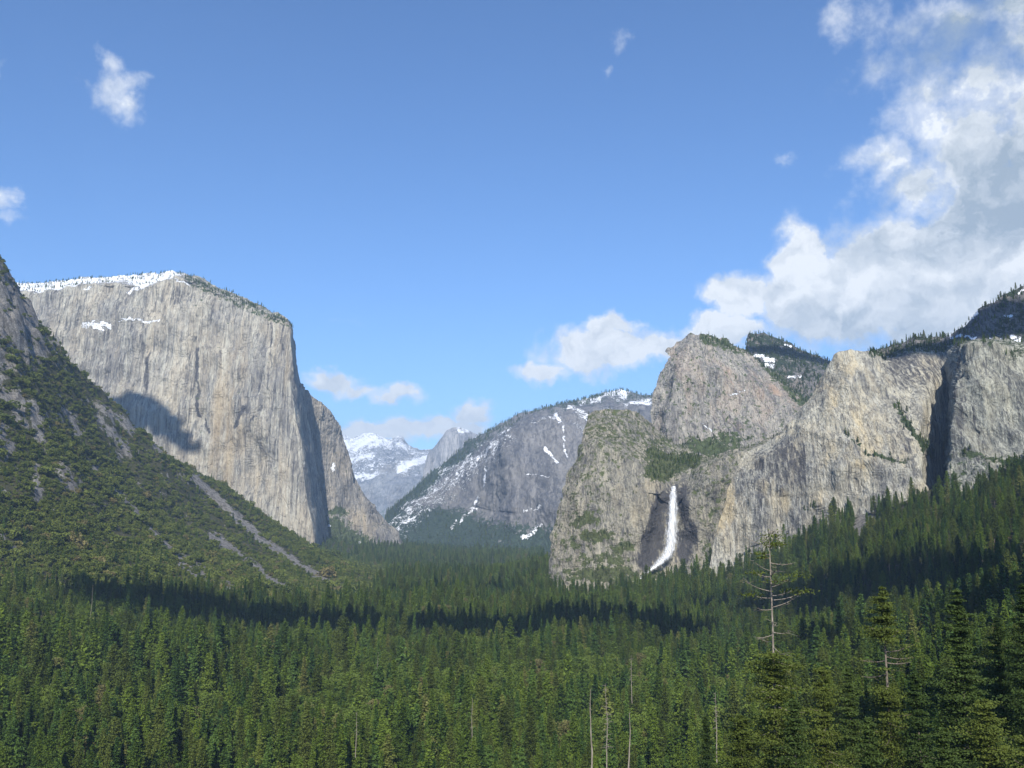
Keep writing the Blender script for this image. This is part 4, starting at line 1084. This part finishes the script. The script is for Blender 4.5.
# warp for ragged edges
wn = N.n('ShaderNodeTexNoise'); nt.links.new(ae, wn.inputs['Vector']); wn.inputs['Scale'].default_value = .28; wn.inputs['Detail'].default_value = 7; wn.inputs['Roughness'].default_value = .62
off = N.n('ShaderNodeVectorMath', operation='MULTIPLY_ADD'); nt.links.new(wn.outputs['Color'], off.inputs[0]); off.inputs[1].default_value = (5.0, 3.6, 0); off.inputs[2].default_value = (-2.5, -1.8, 0)
wv = N.n('ShaderNodeVectorMath', operation='ADD'); nt.links.new(ae, wv.inputs[0]); nt.links.new(off.outputs[0], wv.inputs[1])
def azel(px, py):
    p = at(px, py, 1.0); x, y, z = p / np.linalg.norm(p)
    return math.degrees(math.atan2(x, y)), math.degrees(math.asin(z))
def field(blobs, vec):
    acc = None
    for (px, py, rx, ry, w) in blobs:
        a, e = azel(px, py)
        s = N.n('ShaderNodeVectorMath', operation='SUBTRACT'); nt.links.new(vec, s.inputs[0]); s.inputs[1].default_value = (a, e, 0)
        k = N.n('ShaderNodeVectorMath', operation='MULTIPLY'); nt.links.new(s.outputs[0], k.inputs[0]); k.inputs[1].default_value = (15.7 / rx, 15.7 / ry, 0)
        l = N.n('ShaderNodeVectorMath', operation='LENGTH'); nt.links.new(k.outputs[0], l.inputs[0])
        v = N.math('MULTIPLY', N.ramp(l.outputs['Value'], 1.5, .15), w)
        acc = v if acc is None else N.math('MAXIMUM', acc, v)
    return acc
cover = field([
    (110, 92, 30, 24, .52), (130, 108, 28, 16, .5), (112, 68, 18, 16, .48), (140, 82, 20, 12, .42), (8, 192, 22, 16, .6), (14, 212, 22, 10, .4), (0, 75, 10, 18, .4),
    (620, 38, 18, 14, .33), (602, 70, 14, 9, .42), (785, 160, 14, 8, .32), (345, 322, 18, 5, .3),
    (600, 347, 66, 27, .95), (540, 370, 42, 14, .75), (655, 345, 46, 18, .9), (610, 325, 30, 14, .8), (725, 330, 50, 17, 1),
    (330, 378, 38, 12, .75), (398, 392, 32, 11, .75), (360, 386, 40, 10, .65), (372, 436, 60, 13, .9), (440, 430, 60, 16, .85), (470, 414, 26, 14, .75),
    (740, 298, 34, 26, 1), (800, 260, 34, 40, 1), (830, 300, 80, 50, 1.1), (920, 280, 110, 70, 1.1), (1010, 260, 90, 110, 1.1),
    (885, 160, 42, 36, .62), (925, 185, 44, 44, .62), (985, 160, 80, 80, .74), (990, 85, 60, 50, .62), (925, 100, 55, 50, .5), (855, 22, 44, 26, .46), (895, 70, 50, 40, .42), (955, 30, 80, 44, .5), (1030, 10, 60, 50, .62), (1100, 200, 90, 200, 1.1)],
    wv.outputs[0])
cn = N.noise(ae, .55, 9, .62)
cvr = N.math('ADD', cover, N.math('MULTIPLY', N.math('SUBTRACT', cn, .5), .9))
alpha = N.math('MAXIMUM', N.ramp(cvr, .16, .82, 0, 1), N.ramp(cvr, .46, .66, 0, 1))
grey = field([(960, 40, 80, 34, .9), (985, 215, 70, 34, .95), (1010, 180, 50, 60, .9), (900, 250, 70, 22, .6), (930, 305, 90, 22, .45), (830, 320, 60, 20, .5), (880, 335, 120, 25, .6), (1010, 10, 60, 50, .8), (910, 190, 40, 30, .4)], wv.outputs[0])
sn_ = N.noise(wv.outputs[0], .35, 8, .6)
o2 = N.n('ShaderNodeVectorMath', operation='ADD'); nt.links.new(wv.outputs[0], o2.inputs[0]); o2.inputs[1].default_value = (-.5, .8, 0)
emb = N.math('SUBTRACT', N.noise(o2.outputs[0], .35, 8, .6), N.noise(wv.outputs[0], .35, 8, .6))
grey = N.math('ADD', grey, N.math('MULTIPLY', emb, 2.6))  # light and shade of the sky clouds painted into their colour
gf = N.math('ADD', grey, N.math('MULTIPLY', N.math('SUBTRACT', sn_, .43), 1.1), clamp=True)
ccol = N.mix(gf, (7.4, 7.6, 7.7), (2.9, 3.5, 4.1))
skyc = N.n('ShaderNodeMix', data_type='RGBA', blend_type='MULTIPLY'); skyc.inputs[0].default_value = 1
nt.links.new(sky.outputs[0], skyc.inputs[6]); skyc.inputs[7].default_value = (.70, .97, 1.27, 1)
full = N.mix(N.math('MULTIPLY', alpha, .95), skyc.outputs[2], ccol)
nt.links.new(full, bg.inputs[0]); bg.inputs[1].default_value = SKY_STR

# ---------------------------------------------------------------- camera and output
cd = bpy.data.cameras.new('camera'); cam = bpy.data.objects.new('camera', cd); C.objects.link(cam)
cam.location = (0, 0, 0); cam.rotation_euler = (math.pi / 2 + PITCH, 0, 0)
cd.sensor_width = 36; cd.lens = F / 1024 * 36; cd.clip_start = .5; cd.clip_end = 120000
sc_ = bpy.context.scene; sc_.camera = cam
sc_.view_settings.view_transform = 'Standard'; sc_.view_settings.look = 'None'; sc_.view_settings.gamma = 1
sc_.view_settings.exposure = .62
sc_.cycles.max_bounces = 5; sc_.cycles.transparent_max_bounces = 12; sc_.cycles.volume_bounces = 0
sc_.cycles.use_denoising = True
